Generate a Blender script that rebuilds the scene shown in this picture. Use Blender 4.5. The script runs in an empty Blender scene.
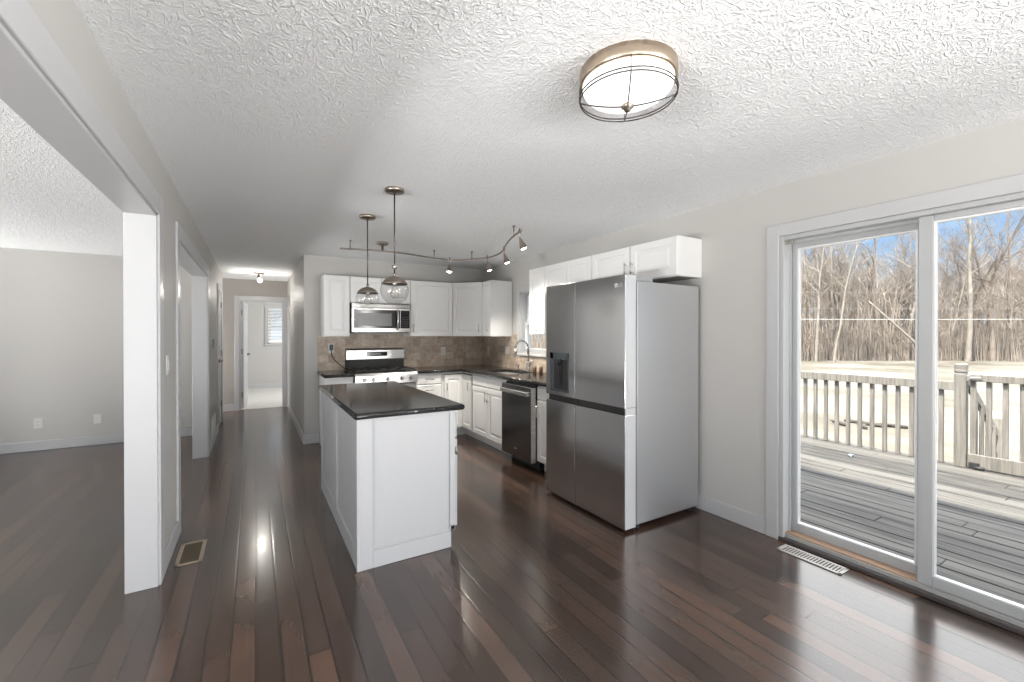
import bpy, bmesh, math, random
from mathutils import Vector, Matrix
random.seed(7)
PI = math.pi
SC = bpy.context.scene
COL = SC.collection

# ------------------------------------------------------------------ camera
F_PX = 430.0
YAW = math.atan(257 / 430)
TILT = math.radians(0.3)
CAM_H = 1.39
cd = bpy.data.cameras.new('camera')
cd.sensor_width = 36.0
cd.lens = 36.0 * F_PX / 1024
cd.shift_y = -(341 - (334 + F_PX * math.tan(TILT))) / 1024
cd.clip_start = 0.05
cd.clip_end = 500
cam = bpy.data.objects.new('camera', cd)
cam.location = (0, 0, CAM_H)
cam.rotation_euler = (PI / 2 - TILT, 0, -YAW)
COL.objects.link(cam)
SC.camera = cam

# ------------------------------------------------------------------ view + world
SC.view_settings.view_transform = 'Standard'
SC.view_settings.look = 'None'
SC.view_settings.gamma = 1.0
SC.view_settings.use_curve_mapping = False
SC.view_settings.exposure = 0.52
SC.cycles.sample_clamp_indirect = 2.0

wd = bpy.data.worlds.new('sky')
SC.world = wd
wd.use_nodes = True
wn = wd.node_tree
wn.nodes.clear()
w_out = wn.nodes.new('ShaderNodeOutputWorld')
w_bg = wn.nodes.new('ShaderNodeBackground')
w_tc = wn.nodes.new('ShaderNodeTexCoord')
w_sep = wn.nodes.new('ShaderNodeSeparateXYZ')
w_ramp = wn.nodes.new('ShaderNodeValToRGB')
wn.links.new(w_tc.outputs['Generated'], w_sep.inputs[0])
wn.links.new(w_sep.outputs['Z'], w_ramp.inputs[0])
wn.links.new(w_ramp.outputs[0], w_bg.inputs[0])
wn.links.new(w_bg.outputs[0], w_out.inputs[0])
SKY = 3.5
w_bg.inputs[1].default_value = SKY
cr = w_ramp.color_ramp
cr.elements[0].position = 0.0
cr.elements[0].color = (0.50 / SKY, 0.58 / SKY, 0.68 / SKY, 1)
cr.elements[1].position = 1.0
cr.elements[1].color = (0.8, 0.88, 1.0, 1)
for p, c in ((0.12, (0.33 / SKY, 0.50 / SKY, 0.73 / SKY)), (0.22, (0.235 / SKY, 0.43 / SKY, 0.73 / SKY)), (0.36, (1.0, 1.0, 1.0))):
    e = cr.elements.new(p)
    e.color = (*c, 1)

# ------------------------------------------------------------------ sun and area lamps
sd = bpy.data.lights.new('sun', 'SUN')
sd.energy = 9.6
sd.angle = math.radians(0.6)
sd.color = (1.0, 0.95, 0.86)
sun = bpy.data.objects.new('sun', sd)
sun_dir = Vector((0.468, 0.06, -0.88))          # from behind the house, out over the deck
sun.rotation_euler = sun_dir.to_track_quat('-Z', 'Y').to_euler()
sun.location = (-20, -3, 25)
COL.objects.link(sun)


def area_lamp(name, loc, aim, sx, sy, power, col=(1, 0.995, 0.985)):
    """area lamp added out of view to help light the rooms"""
    d = bpy.data.lights.new(name, 'AREA')
    d.shape = 'RECTANGLE'
    d.size = sx
    d.size_y = sy
    d.energy = power
    d.color = col
    o = bpy.data.objects.new(name, d)
    o.location = loc
    o.rotation_euler = Vector(aim).to_track_quat('-Z', 'Z').to_euler()
    COL.objects.link(o)
    return o


# added up-aimed lamps outside unseen openings, to brighten ceilings and rooms
area_lamp('fill_dining_rear', (1.0, -6.35, -0.06), (0, 0.06, 1), 3.4, 2.2, 830)
area_lamp('fill_living_side', (-7.0, -0.7, -0.06), (0.06, 0, 1), 2.6, 2.4, 1600)
area_lamp('fill_living_far', (-7.0, 6.4, -0.06), (0.06, 0, 1), 1.3, 2.4, 760)
area_lamp('fill_living_rear', (-3.2, -6.35, -0.06), (0, 0.06, 1), 2.6, 2.2, 560)
area_lamp('fill_dining_side', (3.0, -2.6, 1.3), (-1, -0.12, -0.05), 2.2, 1.2, 430)  # added lamp in an unseen opening, brightens the left wall
area_lamp('fill_bedroom_side', (2.54, 11.0, 1.5), (-1, 0, 0.3), 1.2, 1.2, 62)  # added lamp at an unseen side opening, brightens the bedroom
area_lamp('daylight_passage', (-1.86, 8.95, 0.95), (1, 0, -0.25), 0.5, 1.4, 70)


# ------------------------------------------------------------------ mesh helpers
class MB:
    def __init__(self):
        self.bm = bmesh.new()

    def box(self, x0, x1, y0, y1, z0, z1, bev=0.0, seg=1):
        x0, x1 = min(x0, x1), max(x0, x1)
        y0, y1 = min(y0, y1), max(y0, y1)
        z0, z1 = min(z0, z1), max(z0, z1)
        t = bmesh.new()
        bmesh.ops.create_cube(t, size=1)
        for v in t.verts:
            v.co = Vector(((x0 + x1) / 2 + v.co.x * (x1 - x0), (y0 + y1) / 2 + v.co.y * (y1 - y0), (z0 + z1) / 2 + v.co.z * (z1 - z0)))
        if bev > 0:
            b = min(bev, 0.45 * min(x1 - x0, y1 - y0, z1 - z0))
            bmesh.ops.bevel(t, geom=t.edges[:], offset=b, segments=seg, affect='EDGES', profile=0.5)
        self._merge(t)
        return self

    def _merge(self, t):
        m = {}
        for v in t.verts:
            m[v] = self.bm.verts.new(v.co)
        for f in t.faces:
            nf = self.bm.faces.new([m[v] for v in f.verts])
            nf.smooth = f.smooth
        t.free()

    def loops(self, rings, cap0=True, cap1=True, smooth=False, closed=True):
        vs = [[self.bm.verts.new(p) for p in r] for r in rings]
        n = len(vs[0])
        for a, b in zip(vs, vs[1:]):
            for i in range(n if closed else n - 1):
                j = (i + 1) % n
                f = self.bm.faces.new((a[i], a[j], b[j], b[i]))
                f.smooth = smooth
        if cap0:
            self.bm.faces.new(vs[0][::-1])
        if cap1:
            self.bm.faces.new(vs[-1])
        return self

    def cyl(self, p0, p1, r0, r1=None, seg=14, smooth=True):
        return self.tube([p0, p1], [r0, r0 if r1 is None else r1], seg, smooth)

    def tube(self, pts, r, seg=8, smooth=True, caps=True):
        pts = [Vector(p) for p in pts]
        n = len(pts)
        rs = r if isinstance(r, (list, tuple)) else [r] * n
        rings = []
        prev = None
        for i, p in enumerate(pts):
            if i == 0:
                d = pts[1] - p
            elif i == n - 1:
                d = p - pts[i - 1]
            else:
                d = (pts[i + 1] - p).normalized() + (p - pts[i - 1]).normalized()
            d.normalize()
            if prev is None:
                ref = Vector((0, 0, 1)) if abs(d.z) < 0.9 else Vector((1, 0, 0))
                u = ref.cross(d).normalized()
            else:
                u = prev - d * prev.dot(d)
                u.normalize()
            prev = u
            v = d.cross(u)
            rings.append([p + (u * math.cos(2 * PI * k / seg) + v * math.sin(2 * PI * k / seg)) * rs[i] for k in range(seg)])
        return self.loops(rings, caps, caps, smooth)

    def lathe(self, prof, c=(0, 0, 0), seg=24, smooth=True, cap0=True, cap1=True):
        rings = [[(c[0] + r * math.cos(2 * PI * k / seg), c[1] + r * math.sin(2 * PI * k / seg), c[2] + z) for k in range(seg)] for r, z in prof]
        return self.loops(rings, cap0, cap1, smooth)

    def ball(self, c, r, seg=16, rings=10, sz=1.0):
        prof = []
        for i in range(rings + 1):
            a = -PI / 2 + PI * i / rings
            prof.append((max(1e-4, r * math.cos(a)), r * sz * math.sin(a)))
        return self.lathe(prof, c, seg)

    def prism(self, poly, axis, a, b):
        def P(u, v, w):
            return {'x': (w, u, v), 'y': (u, w, v), 'z': (u, v, w)}[axis]
        return self.loops([[P(u, v, a) for u, v in poly], [P(u, v, b) for u, v in poly]])

    def build(self, name, mat, parent=None, loc=None):
        bm = self.bm
        bmesh.ops.recalc_face_normals(bm, faces=bm.faces[:])
        me = bpy.data.meshes.new(name)
        bm.to_mesh(me)
        bm.free()
        me.materials.append(mat)
        o = bpy.data.objects.new(name, me)
        if loc:
            o.location = loc
        COL.objects.link(o)
        if parent:
            o.parent = parent
        return o


def thing(name, label, cat, loc=(0, 0, 0), rz=0.0, group=None):
    o = bpy.data.objects.new(name, None)
    o.empty_display_size = 0.1
    COL.objects.link(o)
    o.location = loc
    o.rotation_euler = (0, 0, rz)
    return tag(o, label, cat, group)


def tag(o, label, cat, group=None, kind=None):
    o['label'] = label
    o['category'] = cat
    if group:
        o['group'] = group
    if kind:
        o['kind'] = kind
    return o


def struct(name, mb, mat, parent=None):
    o = mb.build(name, mat, parent)
    if parent is None:
        o['kind'] = 'structure'
    return o


# ------------------------------------------------------------------ materials
def _nt(name):
    m = bpy.data.materials.new(name)
    m.use_nodes = True
    nt = m.node_tree
    b = nt.nodes['Principled BSDF']
    return m, nt, b


def N(nt, kind, **kw):
    n = nt.nodes.new(kind)
    for k, v in kw.items():
        setattr(n, k, v)
    return n


def coords(nt, scale=(1, 1, 1)):
    tc = N(nt, 'ShaderNodeTexCoord')
    mp = N(nt, 'ShaderNodeMapping')
    mp.inputs['Scale'].default_value = scale
    nt.links.new(tc.outputs['Object'], mp.inputs[0])
    return mp


def pm(name, col, rough=0.5, metal=0.0, var=0.04, scale=(6, 6, 6), bump=0.0, bscale=None, coat=0.0, ior=1.5, emit=None, estr=0.0):
    """principled paint / metal / plastic with a procedural tone and gloss variation"""
    m, nt, b = _nt(name)
    mp = coords(nt, scale)
    no = N(nt, 'ShaderNodeTexNoise')
    no.inputs['Scale'].default_value = 1.0
    no.inputs['Detail'].default_value = 3
    nt.links.new(mp.outputs[0], no.inputs['Vector'])
    mix = N(nt, 'ShaderNodeMix', data_type='RGBA')
    mix.inputs[6].default_value = (*[c * (1 - var) for c in col], 1)
    mix.inputs[7].default_value = (*[min(1, c * (1 + var)) for c in col], 1)
    nt.links.new(no.outputs['Fac'], mix.inputs[0])
    nt.links.new(mix.outputs[2], b.inputs['Base Color'])
    mr = N(nt, 'ShaderNodeMapRange')
    mr.inputs[3].default_value = max(0.02, rough - 0.05)
    mr.inputs[4].default_value = min(1, rough + 0.05)
    nt.links.new(no.outputs['Fac'], mr.inputs[0])
    nt.links.new(mr.outputs[0], b.inputs['Roughness'])
    b.inputs['Metallic'].default_value = metal
    b.inputs['IOR'].default_value = ior
    b.inputs['Coat Weight'].default_value = coat
    if bump:
        bu = N(nt, 'ShaderNodeBump')
        bu.inputs['Strength'].default_value = bump
        bu.inputs['Distance'].default_value = 0.002
        n2 = N(nt, 'ShaderNodeTexNoise')
        n2.inputs['Scale'].default_value = bscale or 200
        nt.links.new(mp.outputs[0], n2.inputs['Vector'])
        nt.links.new(n2.outputs['Fac'], bu.inputs['Height'])
        nt.links.new(bu.outputs[0], b.inputs['Normal'])
    if emit:
        b.inputs['Emission Color'].default_value = (*emit, 1)
        b.inputs['Emission Strength'].default_value = estr
    return m


def glass_mat(name, tint=(0.985, 0.99, 0.985), spec=0.03):
    """clear glass: straight-through transparency with a fresnel gloss"""
    m = bpy.data.materials.new(name)
    m.use_nodes = True
    nt = m.node_tree
    nt.nodes.clear()
    out = N(nt, 'ShaderNodeOutputMaterial')
    tr = N(nt, 'ShaderNodeBsdfTransparent')
    tr.inputs[0].default_value = (*tint, 1)
    gl = N(nt, 'ShaderNodeBsdfGlossy')
    gl.inputs['Roughness'].default_value = 0.02
    lw = N(nt, 'ShaderNodeLayerWeight')
    lw.inputs[0].default_value = 0.5
    pw = N(nt, 'ShaderNodeMath', operation='POWER')
    pw.inputs[1].default_value = 5.0
    ml = N(nt, 'ShaderNodeMath', operation='MULTIPLY_ADD')
    ml.inputs[1].default_value = 1 - spec
    ml.inputs[2].default_value = spec
    mx = N(nt, 'ShaderNodeMixShader')
    nt.links.new(lw.outputs['Facing'], pw.inputs[0])
    nt.links.new(pw.outputs[0], ml.inputs[0])
    nt.links.new(ml.outputs[0], mx.inputs[0])
    nt.links.new(tr.outputs[0], mx.inputs[1])
    nt.links.new(gl.outputs[0], mx.inputs[2])
    nt.links.new(mx.outputs[0], out.inputs[0])
    return m


def floor_mat():
    m, nt, b = _nt('dark_bamboo_planks')
    L = nt.links.new
    tc = N(nt, 'ShaderNodeTexCoord')
    sp = N(nt, 'ShaderNodeSeparateXYZ')
    L(tc.outputs['Object'], sp.inputs[0])

    def M(op, a, c=None, d=None):
        n = N(nt, 'ShaderNodeMath', operation=op)
        for i, v in enumerate((a, c, d)):
            if v is None:
                continue
            if isinstance(v, (int, float)):
                n.inputs[i].default_value = v
            else:
                L(v, n.inputs[i])
        return n.outputs[0]
    W, LEN = 0.096, 1.83
    u = M('DIVIDE', sp.outputs['X'], W)
    row = M('FLOOR', u)
    fu = M('FRACT', u)
    wn1 = N(nt, 'ShaderNodeTexWhiteNoise', noise_dimensions='1D')
    L(row, wn1.inputs['W'])
    v = M('DIVIDE', M('ADD', sp.outputs['Y'], M('MULTIPLY', wn1.outputs['Value'], LEN)), LEN)
    colm = M('FLOOR', v)
    fv = M('FRACT', v)
    cb = N(nt, 'ShaderNodeCombineXYZ')
    L(row, cb.inputs[0])
    L(colm, cb.inputs[1])
    wn2 = N(nt, 'ShaderNodeTexWhiteNoise', noise_dimensions='3D')
    L(cb.outputs[0], wn2.inputs['Vector'])
    # distance to the seams
    du = M('MINIMUM', fu, M('SUBTRACT', 1.0, fu))
    dv = M('MULTIPLY', M('MINIMUM', fv, M('SUBTRACT', 1.0, fv)), LEN / W)
    dmin = M('MINIMUM', du, dv)
    seam = N(nt, 'ShaderNodeMapRange')
    seam.inputs[1].default_value = 0.0
    seam.inputs[2].default_value = 0.07
    L(dmin, seam.inputs[0])
    # grain
    mp = N(nt, 'ShaderNodeMapping')
    mp.inputs['Scale'].default_value = (75, 2.2, 1)
    L(tc.outputs['Object'], mp.inputs[0])
    addv = N(nt, 'ShaderNodeVectorMath', operation='ADD')
    L(mp.outputs[0], addv.inputs[0])
    L(wn2.outputs['Color'], addv.inputs[1])
    g = N(nt, 'ShaderNodeTexNoise')
    g.inputs['Scale'].default_value = 1.0
    g.inputs['Detail'].default_value = 2
    L(addv.outputs[0], g.inputs['Vector'])
    # scuffs and worn patches
    wear = N(nt, 'ShaderNodeTexNoise')
    wear.inputs['Scale'].default_value = 1.7
    wear.inputs['Detail'].default_value = 2
    wear.inputs['Roughness'].default_value = 0.5
    L(tc.outputs['Object'], wear.inputs['Vector'])
    tone = M('ADD', M('MULTIPLY', wn2.outputs['Value'], 0.52), M('MULTIPLY', g.outputs['Fac'], 0.12))
    tone = M('ADD', M('ADD', tone, 0.10), M('MULTIPLY', M('SUBTRACT', wear.outputs['Fac'], 0.5), 0.5))
    ramp = N(nt, 'ShaderNodeValToRGB')
    L(tone, ramp.inputs[0])
    r = ramp.color_ramp
    r.elements[0].position = 0.2
    r.elements[0].color = (0.026, 0.0155, 0.0115, 1)
    r.elements[1].position = 0.95
    r.elements[1].color = (0.165, 0.088, 0.052, 1)
    e = r.elements.new(0.55)
    e.color = (0.068, 0.040, 0.029, 1)
    mx = N(nt, 'ShaderNodeMix', data_type='RGBA')
    mx.inputs[6].default_value = (0.006, 0.004, 0.0035, 1)
    L(seam.outputs[0], mx.inputs[0])
    L(ramp.outputs[0], mx.inputs[7])
    # thin pale scratches
    ms = N(nt, 'ShaderNodeMapping')
    ms.inputs['Scale'].default_value = (9, 3, 1)
    ms.inputs['Rotation'].default_value = (0, 0, 0.6)
    L(tc.outputs['Object'], ms.inputs[0])
    sc = N(nt, 'ShaderNodeTexNoise')
    sc.inputs['Scale'].default_value = 1.0
    sc.inputs['Distortion'].default_value = 1.6
    L(ms.outputs[0], sc.inputs['Vector'])
    sm = N(nt, 'ShaderNodeMapRange')
    sm.inputs[1].default_value = 0.0
    sm.inputs[2].default_value = 0.004
    sm.inputs[3].default_value = 0.06
    sm.inputs[4].default_value = 0.0
    L(M('ABSOLUTE', M('SUBTRACT', sc.outputs['Fac'], 0.62)), sm.inputs[0])
    mx2 = N(nt, 'ShaderNodeMix', data_type='RGBA')
    mx2.inputs[7].default_value = (0.3, 0.26, 0.23, 1)
    L(mx.outputs[2], mx2.inputs[6])
    L(M('MULTIPLY', sm.outputs[0], M('GREATER_THAN', wear.outputs['Fac'], 0.53)), mx2.inputs[0])
    L(mx2.outputs[2], b.inputs['Base Color'])
    rr = M('ADD', 0.13, M('MULTIPLY', wear.outputs['Fac'], 0.14))
    L(rr, b.inputs['Roughness'])
    b.inputs['IOR'].default_value = 1.70
    bu = N(nt, 'ShaderNodeBump')
    bu.inputs['Strength'].default_value = 0.14
    bu.inputs['Distance'].default_value = 0.002
    L(M('ADD', seam.outputs[0], M('MULTIPLY', g.outputs['Fac'], 0.02)), bu.inputs['Height'])
    L(bu.outputs[0], b.inputs['Normal'])
    return m


def ceiling_mat():
    m, nt, b = _nt('stomped_ceiling_texture')
    L = nt.links.new
    tc = N(nt, 'ShaderNodeTexCoord')

    def ridge(scale, rot, str_, dist):
        mp = N(nt, 'ShaderNodeMapping')
        mp.inputs['Scale'].default_value = scale
        mp.inputs['Rotation'].default_value = (0, 0, rot)
        L(tc.outputs['Object'], mp.inputs[0])
        n = N(nt, 'ShaderNodeTexNoise')
        n.inputs['Scale'].default_value = 1.0
        n.inputs['Detail'].default_value = 2
        n.inputs['Distortion'].default_value = dist
        L(mp.outputs[0], n.inputs['Vector'])
        s = N(nt, 'ShaderNodeMath', operation='SUBTRACT')
        L(n.outputs['Fac'], s.inputs[0])
        s.inputs[1].default_value = 0.5
        a = N(nt, 'ShaderNodeMath', operation='ABSOLUTE')
        L(s.outputs[0], a.inputs[0])
        mr = N(nt, 'ShaderNodeMapRange')
        mr.interpolation_type = 'SMOOTHSTEP'
        mr.inputs[1].default_value = 0.0
        mr.inputs[2].default_value = 0.055
        mr.inputs[3].default_value = str_
        mr.inputs[4].default_value = 0.0
        L(a.outputs[0], mr.inputs[0])
        return mr.outputs[0]
    r1 = ridge((26, 11, 1), 0.5, 1.0, 1.0)
    r2 = ridge((12, 30, 1), 0.3, 0.9, 0.9)
    r3 = ridge((34, 34, 1), 1.1, 0.5, 0.4)
    mxm = N(nt, 'ShaderNodeMath', operation='MAXIMUM')
    L(r1, mxm.inputs[0])
    L(r2, mxm.inputs[1])
    ad = N(nt, 'ShaderNodeMath', operation='ADD')
    L(mxm.outputs[0], ad.inputs[0])
    L(r3, ad.inputs[1])
    bu = N(nt, 'ShaderNodeBump')
    bu.inputs['Strength'].default_value = 0.6
    bu.inputs['Distance'].default_value = 0.0045
    L(ad.outputs[0], bu.inputs['Height'])
    L(bu.outputs[0], b.inputs['Normal'])
    b.inputs['Base Color'].default_value = (0.925, 0.94, 0.95, 1)
    b.inputs['Roughness'].default_value = 0.9
    return m


def tile_mat():
    m, nt, b = _nt('tumbled_stone_tiles')
    L = nt.links.new
    tc = N(nt, 'ShaderNodeTexCoord')
    sp = N(nt, 'ShaderNodeSeparateXYZ')
    L(tc.outputs['Object'], sp.inputs[0])
    a = N(nt, 'ShaderNodeMath', operation='ADD')
    L(sp.outputs['X'], a.inputs[0])
    L(sp.outputs['Y'], a.inputs[1])
    cb = N(nt, 'ShaderNodeCombineXYZ')
    L(a.outputs[0], cb.inputs[0])
    L(sp.outputs['Z'], cb.inputs[1])
    br = N(nt, 'ShaderNodeTexBrick')
    br.inputs['Scale'].default_value = 1.0
    br.inputs['Brick Width'].default_value = 0.102
    br.inputs['Row Height'].default_value = 0.102
    br.inputs['Mortar Size'].default_value = 0.0025
    br.inputs['Bias'].default_value = 0.0
    br.inputs['Color1'].default_value = (0.40, 0.315, 0.245, 1)
    br.inputs['Color2'].default_value = (0.56, 0.475, 0.39, 1)
    br.inputs['Mortar'].default_value = (0.42, 0.35, 0.285, 1)
    L(cb.outputs[0], br.inputs['Vector'])
    no = N(nt, 'ShaderNodeTexNoise')
    no.inputs['Scale'].default_value = 22
    no.inputs['Detail'].default_value = 5
    L(tc.outputs['Object'], no.inputs['Vector'])
    mr = N(nt, 'ShaderNodeMapRange')
    mr.inputs[1].default_value = 0.3
    mr.inputs[2].default_value = 0.7
    mr.inputs[3].default_value = 0.8
    mr.inputs[4].default_value = 1.15
    L(no.outputs['Fac'], mr.inputs[0])
    mx = N(nt, 'ShaderNodeMix', data_type='RGBA', blend_type='MULTIPLY')
    mx.inputs[0].default_value = 1
    L(br.outputs['Color'], mx.inputs[6])
    L(mr.outputs[0], mx.inputs[7])
    L(mx.outputs[2], b.inputs['Base Color'])
    b.inputs['Roughness'].default_value = 0.5
    bu = N(nt, 'ShaderNodeBump')
    bu.invert = True
    bu.inputs['Strength'].default_value = 0.4
    bu.inputs['Distance'].default_value = 0.003
    L(br.outputs['Fac'], bu.inputs['Height'])
    L(bu.outputs[0], b.inputs['Normal'])
    return m


def granite_mat():
    m, nt, b = _nt('black_speckled_granite')
    L = nt.links.new
    tc = N(nt, 'ShaderNodeTexCoord')
    v = N(nt, 'ShaderNodeTexVoronoi')
    v.inputs['Scale'].default_value = 260
    L(tc.outputs['Object'], v.inputs['Vector'])
    ramp = N(nt, 'ShaderNodeValToRGB')
    ramp.color_ramp.elements[0].position = 0.55
    ramp.color_ramp.elements[0].color = (0.012, 0.012, 0.013, 1)
    ramp.color_ramp.elements[1].position = 1.0
    ramp.color_ramp.elements[1].color = (0.075, 0.07, 0.066, 1)
    L(v.outputs['Color'], ramp.inputs[0])
    L(ramp.outputs[0], b.inputs['Base Color'])
    b.inputs['Roughness'].default_value = 0.12
    b.inputs['Specular IOR Level'].default_value = 0.38
    return m


def brushed_mat(name, col, rough, axis_scale, aniso=0.4):
    m, nt, b = _nt(name)
    L = nt.links.new
    mp = coords(nt, axis_scale)
    no = N(nt, 'ShaderNodeTexNoise')
    no.inputs['Scale'].default_value = 1.0
    no.inputs['Detail'].default_value = 4
    L(mp.outputs[0], no.inputs['Vector'])
    mr = N(nt, 'ShaderNodeMapRange')
    mr.inputs[3].default_value = rough - 0.03
    mr.inputs[4].default_value = rough + 0.03
    L(no.outputs['Fac'], mr.inputs[0])
    L(mr.outputs[0], b.inputs['Roughness'])
    b.inputs['Base Color'].default_value = (*col, 1)
    b.inputs['Metallic'].default_value = 1.0
    bu = N(nt, 'ShaderNodeBump')
    bu.inputs['Strength'].default_value = 0.015
    bu.inputs['Distance'].default_value = 0.001
    L(no.outputs['Fac'], bu.inputs['Height'])
    L(bu.outputs[0], b.inputs['Normal'])
    return m


def plank_wood(name, c0, c1, W, rough=0.8, axis='x'):
    """weathered boards: one tone per board row, streaky grain along the board"""
    m, nt, b = _nt(name)
    L = nt.links.new
    tc = N(nt, 'ShaderNodeTexCoord')
    sp = N(nt, 'ShaderNodeSeparateXYZ')
    L(tc.outputs['Object'], sp.inputs[0])
    d = N(nt, 'ShaderNodeMath', operation='DIVIDE')
    L(sp.outputs['X'], d.inputs[0])
    d.inputs[1].default_value = W
    fl = N(nt, 'ShaderNodeMath', operation='FLOOR')
    L(d.outputs[0], fl.inputs[0])
    w = N(nt, 'ShaderNodeTexWhiteNoise', noise_dimensions='1D')
    L(fl.outputs[0], w.inputs['W'])
    mp = N(nt, 'ShaderNodeMapping')
    mp.inputs['Scale'].default_value = (45, 2.2, 45) if axis == 'x' else (45, 45, 2.2)
    L(tc.outputs['Object'], mp.inputs[0])
    no = N(nt, 'ShaderNodeTexNoise')
    no.inputs['Scale'].default_value = 1.0
    no.inputs['Detail'].default_value = 5
    L(mp.outputs[0], no.inputs['Vector'])
    a = N(nt, 'ShaderNodeMath', operation='MULTIPLY_ADD')
    L(w.outputs['Value'], a.inputs[0])
    a.inputs[1].default_value = 0.45
    L(no.outputs['Fac'], a.inputs[2])
    ramp = N(nt, 'ShaderNodeValToRGB')
    ramp.color_ramp.elements[0].position = 0.4
    ramp.color_ramp.elements[0].color = (*c0, 1)
    ramp.color_ramp.elements[1].position = 0.9
    ramp.color_ramp.elements[1].color = (*c1, 1)
    L(a.outputs[0], ramp.inputs[0])
    L(ramp.outputs[0], b.inputs['Base Color'])
    b.inputs['Roughness'].default_value = rough
    bu = N(nt, 'ShaderNodeBump')
    bu.inputs['Strength'].default_value = 0.3
    bu.inputs['Distance'].default_value = 0.003
    L(no.outputs['Fac'], bu.inputs['Height'])
    L(bu.outputs[0], b.inputs['Normal'])
    return m


def ramp_noise(name, stops, scale, detail=6, rough=0.95, mapping=(1, 1, 1)):
    m, nt, b = _nt(name)
    L = nt.links.new
    mp = coords(nt, mapping)
    no = N(nt, 'ShaderNodeTexNoise')
    no.inputs['Scale'].default_value = scale
    no.inputs['Detail'].default_value = detail
    no.inputs['Roughness'].default_value = 0.65
    L(mp.outputs[0], no.inputs['Vector'])
    ramp = N(nt, 'ShaderNodeValToRGB')
    els = ramp.color_ramp.elements
    els[0].position, els[0].color = stops[0][0], (*stops[0][1], 1)
    els[1].position, els[1].color = stops[-1][0], (*stops[-1][1], 1)
    for p, c in stops[1:-1]:
        els.new(p).color = (*c, 1)
    L(no.outputs['Fac'], ramp.inputs[0])
    L(ramp.outputs[0], b.inputs['Base Color'])
    b.inputs['Roughness'].default_value = rough
    return m


M_FLOOR = floor_mat()
M_CEIL = ceiling_mat()
M_WALL = pm('greige_wall_paint', (0.50, 0.491, 0.473), 0.55, var=0.015, scale=(1.5, 1.5, 1.5), bump=0.05, bscale=120)
M_TAUPE = pm('taupe_wall_paint', (0.385, 0.355, 0.33), 0.55, var=0.015, scale=(1.5, 1.5, 1.5), bump=0.05, bscale=120)
M_TRIM = pm('white_trim_paint', (0.505, 0.51, 0.52), 0.32, var=0.01)
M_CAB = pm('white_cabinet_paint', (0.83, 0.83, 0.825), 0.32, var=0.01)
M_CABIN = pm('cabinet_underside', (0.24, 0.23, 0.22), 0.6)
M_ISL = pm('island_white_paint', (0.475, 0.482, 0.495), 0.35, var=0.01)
M_GRAN = granite_mat()
M_TILE = tile_mat()
M_NICK = pm('satin_nickel', (0.62, 0.59, 0.55), 0.28, metal=1.0)
M_NICKT = pm('warm_brushed_nickel', (0.50, 0.41, 0.32), 0.32, metal=1.0, var=0.08, scale=(3, 3, 40))
M_TRACK = pm('grey_bronze_fixture_metal', (0.34, 0.295, 0.255), 0.34, metal=1.0, var=0.08)
M_DW = brushed_mat('black_stainless', (0.20, 0.20, 0.205), 0.24, (0.6, 0.6, 240))
M_CHROME = pm('polished_chrome', (0.55, 0.55, 0.55), 0.14, metal=1.0)
M_KNOB = pm('steel_knob_grey', (0.36, 0.35, 0.34), 0.3, metal=1.0)
M_BRNZ = pm('aged_bronze_metal', (0.20, 0.16, 0.13), 0.35, metal=1.0)
M_DKROD = pm('dark_metal_rod', (0.10, 0.09, 0.085), 0.4, metal=1.0)
M_STEEL = brushed_mat('brushed_stainless', (0.66, 0.65, 0.63), 0.28, (0.6, 0.6, 200))
M_BSTEEL = brushed_mat('dark_stainless', (0.62, 0.62, 0.63), 0.17, (0.6, 0.6, 240))
M_FRSIDE = pm('fridge_side_grey', (0.58, 0.585, 0.595), 0.38, metal=0.75, var=0.03, scale=(2, 2, 2), bump=0.08, bscale=90)
M_FREDGE = pm('fridge_door_edge_silver', (0.74, 0.75, 0.76), 0.35, metal=0.35)
M_BLACK = pm('black_gloss', (0.012, 0.012, 0.013), 0.12)
M_BLKM = pm('black_matte', (0.02, 0.02, 0.02), 0.6)
M_IRON = pm('cast_iron_grate', (0.016, 0.016, 0.016), 0.5)
M_GLASSDK = pm('dark_oven_glass', (0.03, 0.03, 0.032), 0.06)
M_MWGLASS = pm('microwave_window_mesh', (0.17, 0.17, 0.17), 0.25)
M_PANE = glass_mat('window_glass')
M_GLOBE = glass_mat('pendant_globe_glass', (0.93, 0.935, 0.935), spec=0.11)
M_BEAD = pm('white_glazing_bead', (0.85, 0.86, 0.87), 0.35, var=0.01)
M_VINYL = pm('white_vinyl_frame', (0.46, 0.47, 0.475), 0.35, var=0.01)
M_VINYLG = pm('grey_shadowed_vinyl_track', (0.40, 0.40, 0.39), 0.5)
M_PLAST = pm('white_plastic', (0.66, 0.655, 0.64), 0.35)
M_DKPL = pm('charcoal_plastic', (0.05, 0.06, 0.07), 0.4)
M_OAK = pm('worn_oak_sill', (0.33, 0.21, 0.135), 0.5, var=0.25, scale=(40, 3, 40))
M_THRESH = pm('dark_threshold', (0.05, 0.043, 0.04), 0.45, var=0.1)
M_BULB = pm('lit_bulb', (1, 1, 1), 0.4, emit=(1, 0.93, 0.82), estr=9)
M_BOWL = pm('lit_frosted_bowl', (1, 1, 1), 0.3, emit=(1, 0.97, 0.93), estr=0.85)
M_BULBOFF = pm('clear_bulb_glass', (0.5, 0.48, 0.45), 0.15)
M_CARPET = pm('bedroom_carpet', (0.60, 0.585, 0.56), 0.95, var=0.12, scale=(30, 30, 30), bump=0.3, bscale=30)
M_REGT = pm('tan_register_metal', (0.42, 0.34, 0.27), 0.45, metal=0.3)
M_REGD = pm('register_dark_inside', (0.035, 0.026, 0.016), 0.6)
M_REGW = pm('pale_register_metal', (0.50, 0.475, 0.45), 0.4, metal=0.2)
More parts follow.
